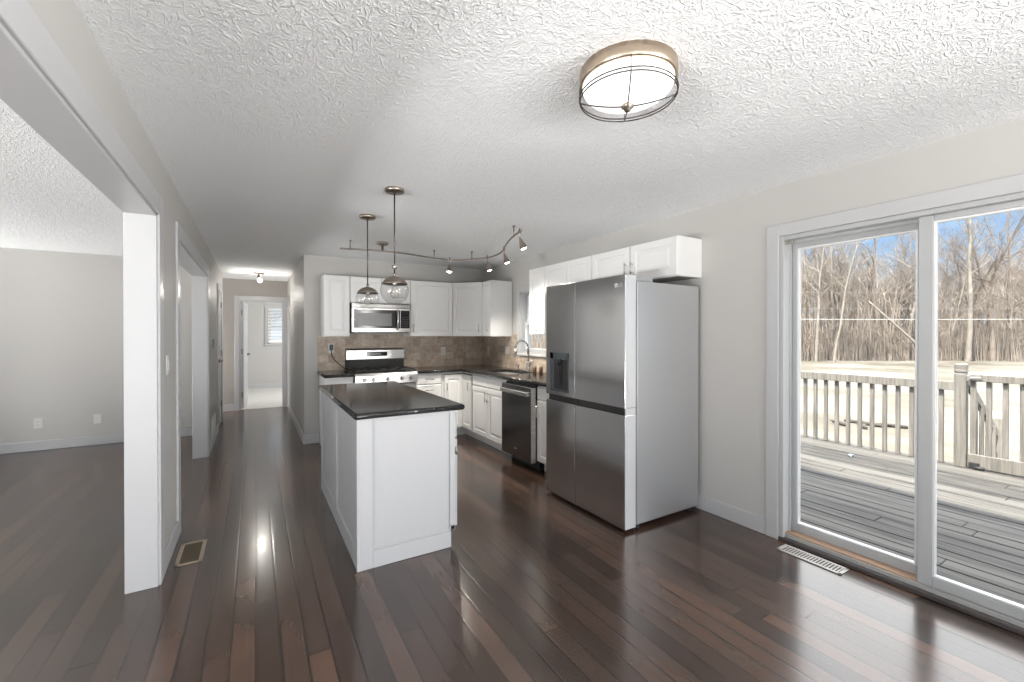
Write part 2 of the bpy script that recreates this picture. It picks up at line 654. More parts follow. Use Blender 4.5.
M_COPPER = pm('copper_brown_cap', (0.23, 0.12, 0.08), 0.35, metal=0.4)
M_SINK = pm('steel_sink', (0.72, 0.72, 0.71), 0.3, metal=0.9)
M_DECK = plank_wood('weathered_deck_boards', (0.018, 0.0165, 0.015), (0.116, 0.107, 0.095), 0.1480)
M_RAIL = plank_wood('weathered_railing_wood', (0.11, 0.102, 0.09), (0.27, 0.25, 0.222), 0.5, axis='z')
M_GRASS = ramp_noise('winter_grass', [(0.32, (0.058, 0.048, 0.032)), (0.47, (0.11, 0.098, 0.074)), (0.64, (0.18, 0.168, 0.145))], 0.22, 9)
M_BARK = ramp_noise('grey_bark', [(0.3, (0.16, 0.14, 0.12)), (0.7, (0.33, 0.295, 0.26))], 1.3, 5)
M_BARKD = ramp_noise('brown_bark', [(0.3, (0.13, 0.105, 0.085)), (0.7, (0.28, 0.235, 0.20))], 1.3, 5)
M_BARKP = ramp_noise('pale_bark', [(0.3, (0.22, 0.195, 0.165)), (0.7, (0.37, 0.335, 0.29))], 2.0, 5)
M_BRUSH = ramp_noise('brush_stems', [(0.3, (0.19, 0.16, 0.135)), (0.7, (0.38, 0.325, 0.275))], 0.8, 4)
M_LOG = pm('charred_log', (0.06, 0.05, 0.045), 0.8)
M_BLUE = pm('pale_blue_plastic', (0.30, 0.40, 0.47), 0.4)
M_SIDING = pm('house_siding', (0.6, 0.6, 0.58), 0.7)
M_ROOF = pm('roof_boards', (0.35, 0.33, 0.31), 0.8)
M_LOGO = pm('logo_silver', (0.8, 0.8, 0.8), 0.3, metal=0.6)
M_DISP = pm('display_panel_black', (0.01, 0.01, 0.012), 0.08)
M_DIGIT = pm('display_digits', (0.5, 0.6, 0.65), 0.4, emit=(0.6, 0.75, 0.8), estr=0.08)
M_BLIND = pm('white_blind_slat', (0.85, 0.85, 0.83), 0.5)

# ------------------------------------------------------------------ the house shell
CEIL = 2.39
XR = 3.04            # right (patio door) wall
XL, XLB = -0.463, -0.598   # partition between dining side and living room
YK = 5.98            # kitchen back wall
YH = 9.25            # end of the hall
XH = 0.53            # hall right wall
YB = -5.0            # wall behind the camera
XLIV = -5.6
YLIV = 7.30
YBED = 12.76

b = MB().box(XLIV - 0.2, XR + 0.16, YB - 0.2, YH + 0.06, -0.1, 0.0)
struct('floor', b, M_FLOOR)
b = MB().box(-1.9, 2.9, YH + 0.06, YBED + 0.2, -0.1, 0.004)
struct('floor_bedroom', b, M_CARPET)
b = MB().box(XLIV - 0.2, XR + 0.16, YB - 0.2, YBED + 0.2, CEIL, CEIL + 0.06)
struct('ceiling', b, M_CEIL)
b = MB().box(XLIV - 0.22, XR + 0.62, YB - 0.22, YBED + 0.6, CEIL + 0.06, CEIL + 0.24)
struct('roof', b, M_ROOF)


def wall_x(mb, x0, x1, y0, y1, holes, top=CEIL):
    """wall running along y, with holes (ya, yb, za, zb)"""
    ys = y0
    for ya, yb, za, zb in sorted(holes):
        if ya > ys:
            mb.box(x0, x1, ys, ya, 0, top)
        if za > 0:
            mb.box(x0, x1, ya, yb, 0, za)
        if zb < top:
            mb.box(x0, x1, ya, yb, zb, top)
        ys = yb
    if ys < y1:
        mb.box(x0, x1, ys, y1, 0, top)
    return mb


def wall_y(mb, y0, y1, x0, x1, holes, top=CEIL):
    xs = x0
    for xa, xb, za, zb in sorted(holes):
        if xa > xs:
            mb.box(xs, xa, y0, y1, 0, top)
        if za > 0:
            mb.box(xa, xb, y0, y1, 0, za)
        if zb < top:
            mb.box(xa, xb, y0, y1, zb, top)
        xs = xb
    if xs < x1:
        mb.box(xs, x1, y0, y1, 0, top)
    return mb


DY0, DY1, DZ = 0.08, 1.565, 2.045       # patio door opening
WY0, WY1, WZ0, WZ1 = 4.22, 4.87, 1.135, 1.945   # kitchen window opening
struct('wall_right', wall_x(MB(), XR, XR + 0.16, YB, YK + 0.14, [(-3.7, -1.5, 0.6, 1.9), (DY0, DY1, 0, DZ), (WY0, WY1, WZ0, WZ1)]), M_WALL)
struct('wall_kitchen', MB().box(XH, XR, YK, YK + 0.14, 0, CEIL), M_WALL)
struct('wall_hall_right', MB().box(XH, XH + 0.12, YK + 0.14, YH, 0, CEIL), M_WALL)
OP1, OP2, OP3, OP4, OPZ = -4.6, 3.04, 3.78, 5.94, 2.055
LD0, LD1 = 7.42, 8.20
struct('wall_left', wall_x(MB(), XLB, XL, YB, 8.66, [(OP1, OP2, 0, OPZ), (OP3, OP4, 0, OPZ), (LD0, LD1, 0, 2.03)]), M_WALL)
struct('wall_living', MB().box(XLIV, XLB, YLIV, YLIV + 0.12, 0, CEIL), M_WALL)
struct('wall_living_side', wall_x(MB(), XLIV - 0.12, XLIV, YB, YLIV + 0.12, [(-2.0, 0.6, 0.0, 2.1), (5.75, 7.05, 0.0, 2.1)]), M_WALL)
struct('wall_rear', wall_y(MB(), YB - 0.12, YB, XLIV - 0.12, XR + 0.16, [(-4.4, -2.0, 0.0, 2.1), (-0.4, 2.8, 0.0, 2.1)]), M_WALL)
HD0, HD1, HDZ = -0.245, 0.475, 2.01
struct('wall_hall_end', wall_y(MB(), YH, YH + 0.12, -1.9, 2.9, [(HD0, HD1, 0, HDZ)]), M_TAUPE)
struct('wall_passage', MB().box(-1.9, XLB, 8.54, 8.66, 0, CEIL).box(-2.02, -1.9, 8.54, YH + 0.12, 0, CEIL), M_WALL)
BWX0, BWX1, BWZ0, BWZ1 = 0.27, 0.71, 1.12, 2.05
bw = wall_y(MB(), YBED, YBED + 0.12, -1.9, 2.9, [(BWX0, BWX1, BWZ0, BWZ1)])
bw.box(-2.02, -1.9, YH + 0.12, YBED + 0.12, 0, CEIL)
struct('wall_bedroom', wall_x(bw, 2.6, 2.72, YH + 0.12, YBED, [(10.4, 11.6, 0.9, 2.1)]), M_WALL)

# baseboards
BH, BT = 0.115, 0.014


def bb(name, x0, x1, y0, y1):
    struct(name, MB().box(x0, x1, y0, y1, 0, BH, 0.004), M_TRIM)


bb('baseboard_right', XR - BT, XR, DY1 + 0.085, 2.20)
bb('baseboard_right_near', XR - BT, XR, YB, DY0 - 0.085)
bb('baseboard_kitchen', XH - 0.0, 0.70, YK - BT, YK)
bb('baseboard_hall_right', XH - BT, XH, YK - BT, 8.62)
bb('baseboard_living', XLIV, XLB, YLIV - BT, YLIV)
bb('baseboard_left_column', XL, XL + BT, OP2 + 0.1, OP3 - 0.1)
bb('baseboard_left_hall', XL, XL + BT, OP4 + 0.1, LD0 - 0.08)
bb('baseboard_hall_end', -1.9, HD0 - 0.075, YH - BT, YH)
bb('baseboard_bedroom', -1.9, 2.6, YBED - BT, YBED)
bb('baseboard_rear', XLIV, -4.5, YB, YB + BT)

# cased openings in the left partition
CT = 0.014


def cased(name, y0, y1, z, cw=0.105):
    t = MB()
    J = 0.018
    # jamb boards wrap the thickness of the wall
    t.box(XLB - 0.003, XL + 0.002, y1 - J, y1, 0, z, 0.002)
    t.box(XLB - 0.003, XL + 0.002, y0, y0 + J, 0, z, 0.002)
    t.box(XLB - 0.003, XL + 0.002, y0, y1, z - J, z, 0.002)
    for a, c in ((XL, XL + CT),):
        t.box(a, c, y1 - 0.005, y1 + cw, 0, z + cw, 0.003)
        t.box(a, c, y0 - cw, y0 + 0.005, 0, z + cw, 0.003)
        t.box(a, c, y0 + 0.005, y1 - 0.005, z - 0.005, z + cw, 0.003)
    struct(name, t, M_TRIM)


cased('trim_1', OP1, OP2, OPZ)
cased('trim_2', OP3, OP4, OPZ, 0.1)


def six_panel(mb, w, h, t, y=0.0):
    """six-panel door leaf, x 0..w, thickness along y centred on y, both faces"""
    mb.box(0, w, y - t / 2 + 0.006, y + t / 2 - 0.006, 0, h)
    cols = [(0.0, 0.11), (w / 2 - 0.05, w / 2 + 0.05), (w - 0.11, w)]
    rows = [(0, 0.22), (0.80, 0.92), (1.52, 1.63), (h - 0.12, h)]
    for s in (-1, 1):
        ya, yb = (y - t / 2, y - t / 2 + 0.008) if s < 0 else (y + t / 2 - 0.008, y + t / 2)
        for a, c in cols:
            mb.box(a, c, ya, yb, 0, h, 0.003)
        for a, c in rows:
            mb.box(0.11, w - 0.11, ya, yb, a, c, 0.003)
        for i in range(2):
            for j in range(3):
                xa, xb = cols[i][1] + 0.025, cols[i + 1][0] - 0.025
                za, zb = rows[j][1] + 0.025, rows[j + 1][0] - 0.025
                mb.box(xa, xb, ya + (0.003 if s < 0 else 0), yb - (0 if s < 0 else 0.003), za, zb, 0.004)
    return mb


# closed door in the left wall of the hall
d = MB()
for y0, y1 in ((LD0 - 0.075, LD0), (LD1, LD1 + 0.075)):
    d.box(XL, XL + 0.016, y0, y1, 0, 2.03 + 0.075, 0.003)
d.box(XL, XL + 0.016, LD0, LD1, 2.03, 2.105, 0.003)
for y0, y1 in ((LD0, LD0 + 0.018), (LD1 - 0.018, LD1)):
    d.box(XLB, XL, y0, y1, 0, 2.03)
d.box(XLB, XL, LD0, LD1, 2.012, 2.03)
dl = struct('door_2', d, M_TRIM)
lf = six_panel(MB(), LD1 - LD0 - 0.04, 2.0, 0.036).build('door_leaf', M_TRIM, dl)
lf.location = (XL - 0.02, LD0 + 0.02, 0.008)
lf.rotation_euler = (0, 0, PI / 2)
k = MB()
for z in (0.25, 1.05, 1.80):
    k.box(XL - 0.004, XL + 0.012, LD1 - 0.03, LD1 - 0.012, z, z + 0.09)
k.build('hinge', M_BRNZ, dl)
k = MB().cyl((XL - 0.002, LD0 + 0.08, 1.0), (XL + 0.03, LD0 + 0.08, 1.0), 0.025).tube([(XL + 0.03, LD0 + 0.08, 1.0), (XL + 0.055, LD0 + 0.08, 1.0), (XL + 0.055, LD0 + 0.19, 1.0)], 0.009)
k.build('door_handle', M_BRNZ, dl)

# open door at the end of the hall
d = MB()
d.box(HD0 - 0.075, HD0, YH - 0.016, YH, 0, HDZ + 0.075, 0.003)
d.box(HD1, XH - 0.001, YH - 0.016, YH, 0, HDZ + 0.075, 0.003)
d.box(HD0, HD1, YH - 0.016, YH, HDZ, HDZ + 0.075, 0.003)
d.box(HD0, HD0 + 0.018, YH, YH + 0.125, 0, HDZ)
d.box(HD1 - 0.018, HD1, YH, YH + 0.125, 0, HDZ)
d.box(HD0, HD1, YH, YH + 0.125, HDZ - 0.018, HDZ)
d.box(HD0 + 0.018, HD0 + 0.03, YH + 0.05, YH + 0.085, 0, HDZ - 0.018)
d.box(HD1 - 0.03, HD1 - 0.018, YH + 0.05, YH + 0.085, 0, HDZ - 0.018)
de = struct('door_3', d, M_TRIM)
lf = six_panel(MB(), 0.68, 1.975, 0.036).build('door_leaf', M_TRIM, de)
lf.location = (HD0 + 0.045, YH + 0.145, 0.014)
lf.rotation_euler = (0, 0, math.radians(85.5))
k = MB()
for z in (0.22, 1.02, 1.74):
    k.box(HD0 + 0.016, HD0 + 0.046, YH + 0.086, YH + 0.128, z, z + 0.095, 0.002)
k.build('hinge', M_BRNZ, de)
kx, ky = HD0 + 0.045 + 0.62 * math.cos(math.radians(85.5)), YH + 0.145 + 0.62 * math.sin(math.radians(85.5))
k = MB().cyl((kx - 0.06, ky + 0.01, 0.99), (kx + 0.06, ky - 0.01, 0.99), 0.022).tube([(kx + 0.06, ky - 0.01, 0.99), (kx + 0.05, ky - 0.10, 0.99)], 0.009)
k.build('door_handle', M_BRNZ, de)

# casing of a side door at the far right end of the hall
struct('trim_3', MB().box(XH - 0.014, XH, 8.62, 8.70, 0, 2.08, 0.003), M_TRIM)

# ------------------------------------------------------------------ patio door (door_1)
CW = 0.082
d = MB()
d.box(XR - 0.016, XR, DY1, DY1 + CW, 0, DZ + CW, 0.003)
d.box(XR - 0.016, XR, DY0 - CW, DY0, 0, DZ + CW, 0.003)
d.box(XR - 0.016, XR, DY0, DY1, DZ, DZ + CW, 0.003)
door = struct('door_1', d, M_TRIM)
JW = 0.028
fr = MB()
fr.box(XR - 0.004, XR + 0.15, DY1 - JW, DY1, 0.02, DZ, 0.003)
fr.box(XR - 0.004, XR + 0.15, DY0, DY0 + JW, 0.02, DZ, 0.003)
fr.box(XR - 0.004, XR + 0.15, DY0 + JW, DY1 - JW, DZ - JW, DZ, 0.003)
# interior stops / tracks that step the frame back
fr.box(XR + 0.066, XR + 0.080, DY0 + JW, DY1 - JW, DZ - JW - 0.018, DZ - JW)
fr.box(XR + 0.066, XR + 0.080, DY1 - JW - 0.010, DY1 - JW, 0.057, DZ - JW)
fr.build('door_frame', M_VINYL, door)
th = MB()
th.box(XR - 0.014, XR + 0.02, DY0 - 0.01, DY1 + 0.0, 0.0, 0.026, 0.004)
th.build('threshold', M_THRESH, door)
th = MB()
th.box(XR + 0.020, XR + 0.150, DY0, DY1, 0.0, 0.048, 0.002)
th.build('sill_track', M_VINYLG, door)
MB().box(XR + 0.027, XR + 0.100, 0.87, DY1 - JW, 0.048, 0.056).build('wood_sill_filler', M_OAK, door)


def sash(name, y0, y1, x0, x1, z0, z1, st, top, bot, parent, st2=None):
    st2 = st2 or st
    t = MB()
    t.box(x0, x1, y0, y0 + st, z0, z1, 0.004)
    t.box(x0, x1, y1 - st2, y1, z0, z1, 0.004)
    t.box(x0, x1, y0 + st, y1 - st2, z1 - top, z1, 0.004)
    t.box(x0, x1, y0 + st, y1 - st2, z0, z0 + bot, 0.004)
    # glazing beads
    xm = (x0 + x1) / 2
    o = t.build(name, M_VINYL, parent)
    p = MB().box(xm - 0.004, xm + 0.004, y0 + st - 0.005, y1 - st2 + 0.005, z0 + bot - 0.005, z1 - top + 0.005)
    p.build('glass_pane', M_PANE, o)
    g = MB()
    for xa, xb in ((x0 + 0.002, xm - 0.004), (xm + 0.004, x1 - 0.002)):
        g.box(xa, xb, y0 + st, y0 + st + 0.009, z0 + bot, z1 - top)
        g.box(xa, xb, y1 - st2 - 0.009, y1 - st2, z0 + bot, z1 - top)
        g.box(xa, xb, y0 + st + 0.009, y1 - st2 - 0.009, z0 + bot, z0 + bot + 0.009)
        g.box(xa, xb, y0 + st + 0.009, y1 - st2 - 0.009, z1 - top - 0.009, z1 - top)
    g.build('glazing_bead', M_BEAD, o)
    return o


sash('fixed_panel', 0.815, DY1 - JW, XR + 0.100, XR + 0.132, 0.052, DZ - JW, 0.075, 0.050, 0.056, door, 0.034)
sl = sash('sliding_panel', DY0 + JW, 0.868, XR + 0.026, XR + 0.060, 0.050, DZ - JW, 0.062, 0.034, 0.056, door)
MB().box(XR + 0.006, XR + 0.027, DY0 + JW + 0.02, DY0 + JW + 0.05, 0.95, 1.20, 0.005).build('pull_handle', M_PLAST, sl)
lt = MB().box(XR + 0.002, XR + 0.02, DY1 - JW - 0.05, DY1 - JW, DZ - JW - 0.03, DZ - JW - 0.008, 0.002)
lt.build('screen_latch', M_NICK, door)

# ------------------------------------------------------------------ kitchen window (window_1)
w = MB()
c = 0.06
w.box(XR - 0.016, XR, WY0 - c, WY0, WZ0 - c, WZ1 + c, 0.003)
w.box(XR - 0.016, XR, WY1, WY1 + c, WZ0 - c, WZ1 + c, 0.003)
w.box(XR - 0.016, XR, WY0, WY1, WZ1, WZ1 + c, 0.003)
w.box(XR - 0.030, XR, WY0 - c, WY1 + c, WZ0 - 0.03, WZ0, 0.004)
w.box(XR, XR + 0.16, WY1 - 0.015, WY1, WZ0, WZ1)
w.box(XR, XR + 0.16, WY0, WY0 + 0.015, WZ0, WZ1)
w.box(XR, XR + 0.16, WY0, WY1, WZ0, WZ0 + 0.015)
w.box(XR, XR + 0.16, WY0, WY1, WZ1 - 0.015, WZ1)
win1 = struct('window_1', w, M_TRIM)
ZM = (WZ0 + WZ1) / 2
sash('lower_sash', WY0 + 0.015, WY1 - 0.015, XR + 0.05, XR + 0.078, WZ0 + 0.015, ZM + 0.02, 0.035, 0.03, 0.045, win1)
sash('upper_sash', WY0 + 0.015, WY1 - 0.015, XR + 0.085, XR + 0.113, ZM - 0.02, WZ1 - 0.015, 0.035, 0.035, 0.03, win1)

# bedroom window (window_2)
w = MB()
c = 0.05
w.box(BWX0 - c, BWX0, YBED - 0.016, YBED, BWZ0 - c, BWZ1 + c, 0.003)
w.box(BWX1, BWX1 + c, YBED - 0.016, YBED, BWZ0 - c, BWZ1 + c, 0.003)
w.box(BWX0, BWX1, YBED - 0.016, YBED, BWZ1, BWZ1 + c, 0.003)
w.box(BWX0 - c - 0.02, BWX1 + c + 0.02, YBED - 0.04, YBED, BWZ0 - 0.03, BWZ0, 0.004)
w.box(BWX0, BWX1, YBED + 0.05, YBED + 0.08, BWZ0, BWZ0 + 0.04)
w.box(BWX0, BWX1, YBED + 0.05, YBED + 0.08, BWZ1 - 0.04, BWZ1)
w.box(BWX0, BWX0 + 0.035, YBED + 0.05, YBED + 0.08, BWZ0, BWZ1)
w.box(BWX1 - 0.035, BWX1, YBED + 0.05, YBED + 0.08, BWZ0, BWZ1)
w.box(BWX0, BWX1, YBED + 0.05, YBED + 0.08, 1.57, 1.61)
win2 = struct('window_2', w, M_TRIM)
MB().box(BWX0 + 0.02, BWX1 - 0.02, YBED + 0.062, YBED + 0.068, BWZ0 + 0.02, BWZ1 - 0.02).build('glass_pane', M_PANE, win2)
# a raised mini blind: open slats
bl = thing('window_blind', 'white horizontal slat blind hanging in the bedroom window down the hall', 'blind', ((BWX0 + BWX1) / 2, YBED + 0.02, BWZ1 - 0.02))
MB().box(-0.205, 0.205, -0.015, 0.015, -0.015, 0.02, 0.003).build('headrail', M_BLIND, bl)
s = MB()
for i in range(22):
    z = -0.04 - i * 0.038
    s.prism([(-0.016, z - 0.008), (-0.015, z - 0.0095), (0.016, z + 0.008), (0.015, z + 0.0095)], 'x', -0.20, 0.20)
s.build('slats', M_BLIND, bl)

# ------------------------------------------------------------------ backsplash (part of the setting)
bs = MB()
bs.box(0.683, XR - 0.008, YK - 0.008, YK, 0.90, 1.385)
bs.box(XR - 0.008, XR, WY1 + 0.062, YK, 0.90, 1.385)
bs.box(XR - 0.008, XR, 3.10, WY1 + 0.062, 0.90, WZ0 - 0.034)
bs.box(XR - 0.008, XR, 3.10, WY0 - 0.062, WZ0 - 0.034, 1.385)
struct('trim_backsplash', bs, M_TILE)


# ------------------------------------------------------------------ cabinet joinery (local frame: front faces -y, x left to right)
def panel_door(mb, x0, x1, z0, z1, yf, t=0.019, raised=True, fr=0.055):
    def ring(i, y):
        return [(x0 + i, y, z0 + i), (x1 - i, y, z0 + i), (x1 - i, y, z1 - i), (x0 + i, y, z1 - i)]
    w = min(x1 - x0, z1 - z0)
    if raised and w > 0.17:
        f = min(fr, w * 0.24)
        rs = [ring(0, yf + t), ring(0, yf + 0.004), ring(0.004, yf), ring(f, yf), ring(f + 0.004, yf + 0.009), ring(f + 0.014, yf + 0.009), ring(f + 0.036, yf + 0.002)]
    else:
        rs = [ring(0, yf + t), ring(0, yf + 0.006), ring(0.006, yf + 0.002), ring(0.010, yf)]
    mb.loops(rs)
    return mb


def bar_pull(mb, p, L, vertical, r=0.005, out=0.03):
    """bar pull centred at p on the front plane p.y"""
    x, y, z = p
    h = L / 2
    if vertical:
        a, c = (x, y - out, z - h), (x, y - out, z + h)
        f = [(x, y, z - h * 0.7), (x, y, z + h * 0.7)]
    else:
        a, c = (x - h, y - out, z), (x + h, y - out, z)
        f = [(x - h * 0.7, y, z), (x + h * 0.7, y, z)]
    mb.cyl(a, c, r, seg=8)
    for q in f:
        mb.cyl(q, (q[0], q[1] - out, q[2]), r * 0.85, seg=6)
    return mb


def cabinet(name, label, loc, rz, w, dep, z0, z1, fronts, kick=0.0, cat='cabinet', group=None, mat=None, dark_bottom=False):
    """fronts: (kind, x0, x1, z0, z1, handle) ; handle = None or (x, z, length, vertical)"""
    mat = mat or M_CAB
    r = thing(name, label, cat, loc, rz, group)
    m = MB()
    if kick:
        m.box(0, w, -dep, 0, z0 + kick, z1, 0.002)
        m.box(0.0, w, -dep + 0.075, -0.01, z0, z0 + kick)
    else:
        m.box(0, w, -dep, 0, z0, z1, 0.002)
    m.build('carcass', mat, r)
    for kind, x0, x1, a, c2, hd in fronts:
        f = MB()
        panel_door(f, x0, x1, a, c2, -dep - 0.020, raised=(kind == 'door'))
        d_ = f.build('drawer_front' if kind == 'drawer' else 'door', mat, r)
        if hd:
            hx, hz, L_, vert = hd
            bar_pull(MB(), (hx, -dep - 0.020, hz), L_, vert).build('handle', M_NICK, d_)
    return r


UZ0, UZ1 = 1.358, 2.113
UD = 0.315           # carcass depth of the uppers (door adds 0.02)
BD = 0.59            # carcass depth of the bases
CTZ0, CTZ1 = 0.880, 0.918
GU, GB = 'white upper cabinets', 'white base cabinets'
EP = 0.002
R90 = -PI / 2
# back-wall uppers
cabinet('upper_cabinet', 'tall white upper cabinet at the left end, beside the microwave', (0.718, YK - EP, 0), 0, 0.298, UD, UZ0, UZ1,
        [('door', 0.004, 0.296, UZ0 + 0.004, UZ1 - 0.004, None)], group=GU)
cabinet('upper_cabinet', 'short white two-door upper cabinet directly above the microwave', (1.020, YK - EP, 0), 0, 0.766, UD, 1.785, UZ1,
        [('door', 0.004, 0.381, 1.789, UZ1 - 0.004, None), ('door', 0.385, 0.762, 1.789, UZ1 - 0.004, None)], group=GU)
cabinet('upper_cabinet', 'wide white single-door upper cabinet right of the microwave', (1.789, YK - EP, 0), 0, 0.606, UD, UZ0, UZ1,
        [('door', 0.004, 0.602, UZ0 + 0.004, UZ1 - 0.004, (0.035, UZ0 + 0.11, 0.11, True))], group=GU)
# diagonal corner upper
r = thing('corner_cabinet', 'white diagonal upper cabinet set across the kitchen corner', 'cabinet', (XR - EP, YK - EP, 0), 0, GU)
cx = 0.640
poly = [(0, 0), (-cx, 0), (-cx, -UD), (-UD, -cx), (0, -cx)]
MB().prism(poly, 'z', UZ0, UZ1).build('carcass', M_CAB, r)
dm = MB()
dw_ = math.hypot(cx - UD, cx - UD)
panel_door(dm, 0.012, dw_ - 0.012, UZ0 + 0.004, UZ1 - 0.004, -0.020)
dd = dm.build('door', M_CAB, r)
dd.location = (-cx, -UD, 0)
dd.rotation_euler = (0, 0, -PI / 4)
bar_pull(MB(), (dw_ - 0.05, -0.020, UZ0 + 0.11), 0.11, True).build('handle', M_NICK, dd)
# right-wall uppers
y_c = YK - cx - 0.004
cabinet('upper_cabinet', 'narrow white upper cabinet on the right wall just left of the sink window', (XR - EP, y_c, 0), R90, 0.255, UD, UZ0, UZ1,
        [('door', 0.004, 0.251, UZ0 + 0.004, UZ1 - 0.004, (0.215, UZ0 + 0.11, 0.11, True))], group=GU)
# base of right window side, then uppers around the fridge
UR = 0.275
cabinet('upper_cabinet', 'tall narrow white upper cabinet between sink window and refrigerator', (XR - EP, 4.205, 0), R90, 0.315, UR, 1.385, 2.14,
        [('door', 0.004, 0.311, 1.389, 2.136, (0.16, 1.43, 0.10, False))], group=GU)
cabinet('upper_cabinet', 'short white two-door upper cabinet at the far side above the refrigerator', (XR - EP, 3.886, 0), R90, 0.766, UR, 1.835, 2.14,
        [('door', 0.004, 0.381, 1.839, 2.136, None), ('door', 0.385, 0.762, 1.839, 2.136, None)], group=GU)
fc = cabinet('upper_cabinet', 'white two-door cabinet jutting out over the near side of the refrigerator', (XR - EP, 3.116, 0), R90, 0.963, UR, 1.835, 2.14,
             [('door', 0.004, 0.472, 1.839, 2.136, (0.447, 1.945, 0.10, True)), ('door', 0.491, 0.959, 1.839, 2.136, (0.516, 1.945, 0.10, True))], group=GU)
MB().box(0.02, 0.943, -UR + 0.02, -0.02, 1.8325, 1.8350).build('bottom_panel', M_CABIN, fc)

# base cabinets
DRZ = 0.735
BF = BD + 0.02
cabinet('base_cabinet', 'small white base cabinet left of the gas range', (0.702, YK - EP - 0.008, 0), 0, 0.306, BD, 0, CTZ0,
        [('drawer', 0.004, 0.302, DRZ, CTZ0 - 0.03, None), ('door', 0.004, 0.302, 0.12, DRZ - 0.012, (0.27, 0.62, 0.11, True))], 0.11, group=GB)
cabinet('base_cabinet', 'white drawer base cabinet right of the gas range', (1.770, YK - EP - 0.008, 0), 0, 0.35, BD, 0, CTZ0,
        [('drawer', 0.004, 0.346, DRZ, CTZ0 - 0.02, (0.175, 0.80, 0.12, False)), ('drawer', 0.004, 0.346, 0.43, DRZ - 0.008, (0.175, 0.66, 0.12, False)),
         ('drawer', 0.004, 0.346, 0.12, 0.422, (0.175, 0.30, 0.12, False))], 0.11, group=GB)
# inside-corner cabinet with a folding pair of doors
r = thing('corner_base_cabinet', 'white corner base cabinet with an inward folding pair of doors', 'cabinet', (XR - EP - 0.008, YK - EP - 0.008, 0), 0, GB)
cw = 0.905
poly = [(0, 0), (-cw, 0), (-cw, -BD), (-BD, -BD), (-BD, -cw), (0, -cw)]
m = MB().prism(poly, 'z', 0.11, CTZ0)
kd = BD - 0.075
m.prism([(-0.01, -0.01), (-cw, -0.01), (-cw, -kd), (-kd, -kd), (-kd, -cw), (-0.01, -cw)], 'z', 0.0, 0.11)
m.build('carcass', M_CAB, r)
g = MB().box(-cw + 0.032, -BD + 0.0005, -BD - 0.003, -BD, CTZ0 - 0.036, CTZ0 - 0.024).box(-BD - 0.003, -BD, -cw + 0.024, -BD - 0.003, CTZ0 - 0.036, CTZ0 - 0.024).box(-BD - 0.003, -BD, -cw + 0.024, -cw + 0.034, 0.13, CTZ0 - 0.036)
g.build('door_gap', M_BLKM, r)
f = MB()
panel_door(f, -cw + 0.032, -BD - 0.021, 0.13, CTZ0 - 0.034, -BD - 0.022, t=0.017)
d1 = f.build('door', M_CAB, r)
bar_pull(MB(), (-cw + 0.065, -BD - 0.022, 0.70), 0.11, True).build('handle', M_NICK, d1)
f = MB()
panel_door(f, 0.002, cw - BD - 0.032, 0.13, CTZ0 - 0.034, -0.022, t=0.017)
d2 = f.build('door', M_CAB, r)
d2.location = (-BD, -BD, 0)
d2.rotation_euler = (0, 0, R90)
bar_pull(MB(), (cw - BD - 0.065, -0.022, 0.70), 0.11, True).build('handle', M_NICK, d2)
# sink base, filler base
y_s = YK - 0.010 - cw - 0.004
SW = 0.885
sbc = cabinet('sink_base_cabinet', 'white two-door base cabinet under the sink window', (XR - EP - 0.008, y_s, 0), R90, SW, BD, 0, 0.695,
        [('drawer', 0.006, SW / 2 - 0.003, DRZ, CTZ0 - 0.02, None), ('drawer', SW / 2 + 0.003, SW - 0.006, DRZ, CTZ0 - 0.02, None),
         ('door', 0.006, SW / 2 - 0.003, 0.12, DRZ - 0.008, (SW / 2 - 0.035, 0.62, 0.12, True)),
         ('door', SW / 2 + 0.003, SW - 0.006, 0.12, DRZ - 0.008, (SW / 2 + 0.035, 0.62, 0.12, True))], 0.11, group=GB)
MB().box(0, SW, -BD, -BD + 0.018, 0.695, CTZ0).box(0, 0.018, -BD + 0.018, 0, 0.695, CTZ0).box(SW - 0.018, SW, -BD + 0.018, 0, 0.695, CTZ0).build('front_rail', M_CAB, sbc)
Y_DW1 = y_s - SW - 0.004
Y_DW0 = Y_DW1 - 0.60
y_f = Y_DW0 - 0.004
cabinet('base_cabinet', 'narrow white base cabinet squeezed between dishwasher and refrigerator', (XR - EP - 0.008, y_f, 0), R90, y_f - 3.115, BD, 0, CTZ0,
        [('drawer', 0.005, y_f - 3.120, DRZ, CTZ0 - 0.02, None), ('door', 0.005, y_f - 3.120, 0.12, DRZ - 0.008, (0.035, 0.62, 0.12, True))], 0.11, group=GB)

# ------------------------------------------------------------------ worktops
OV = 0.035
XE, YE = XR - EP - 0.008 - BF - OV + 0.02, YK - 0.010 - BF - OV + 0.02     # front edges of the tops
SX0, SX1, SY0, SY1 = 2.53, 2.90, 4.32, 4.98        # sink cut-out


def nosing(t, p0, p1, z0, z1):
    t.tube([p0, p1], (z1 - z0) / 2, seg=12)


def slab(rects, noses, z0, z1):
    t = MB()
    for x0, x1, y0, y1 in rects:
        t.box(x0, x1, y0, y1, z0, z1)
    zm = (z0 + z1) / 2
    for p, q in noses:
        t.tube([(p[0], p[1], zm), (q[0], q[1], zm)], (z1 - z0) / 2, seg=14)
        for e in (p, q):
            t.ball((e[0], e[1], zm), (z1 - z0) / 2, seg=14, rings=8)
    return t


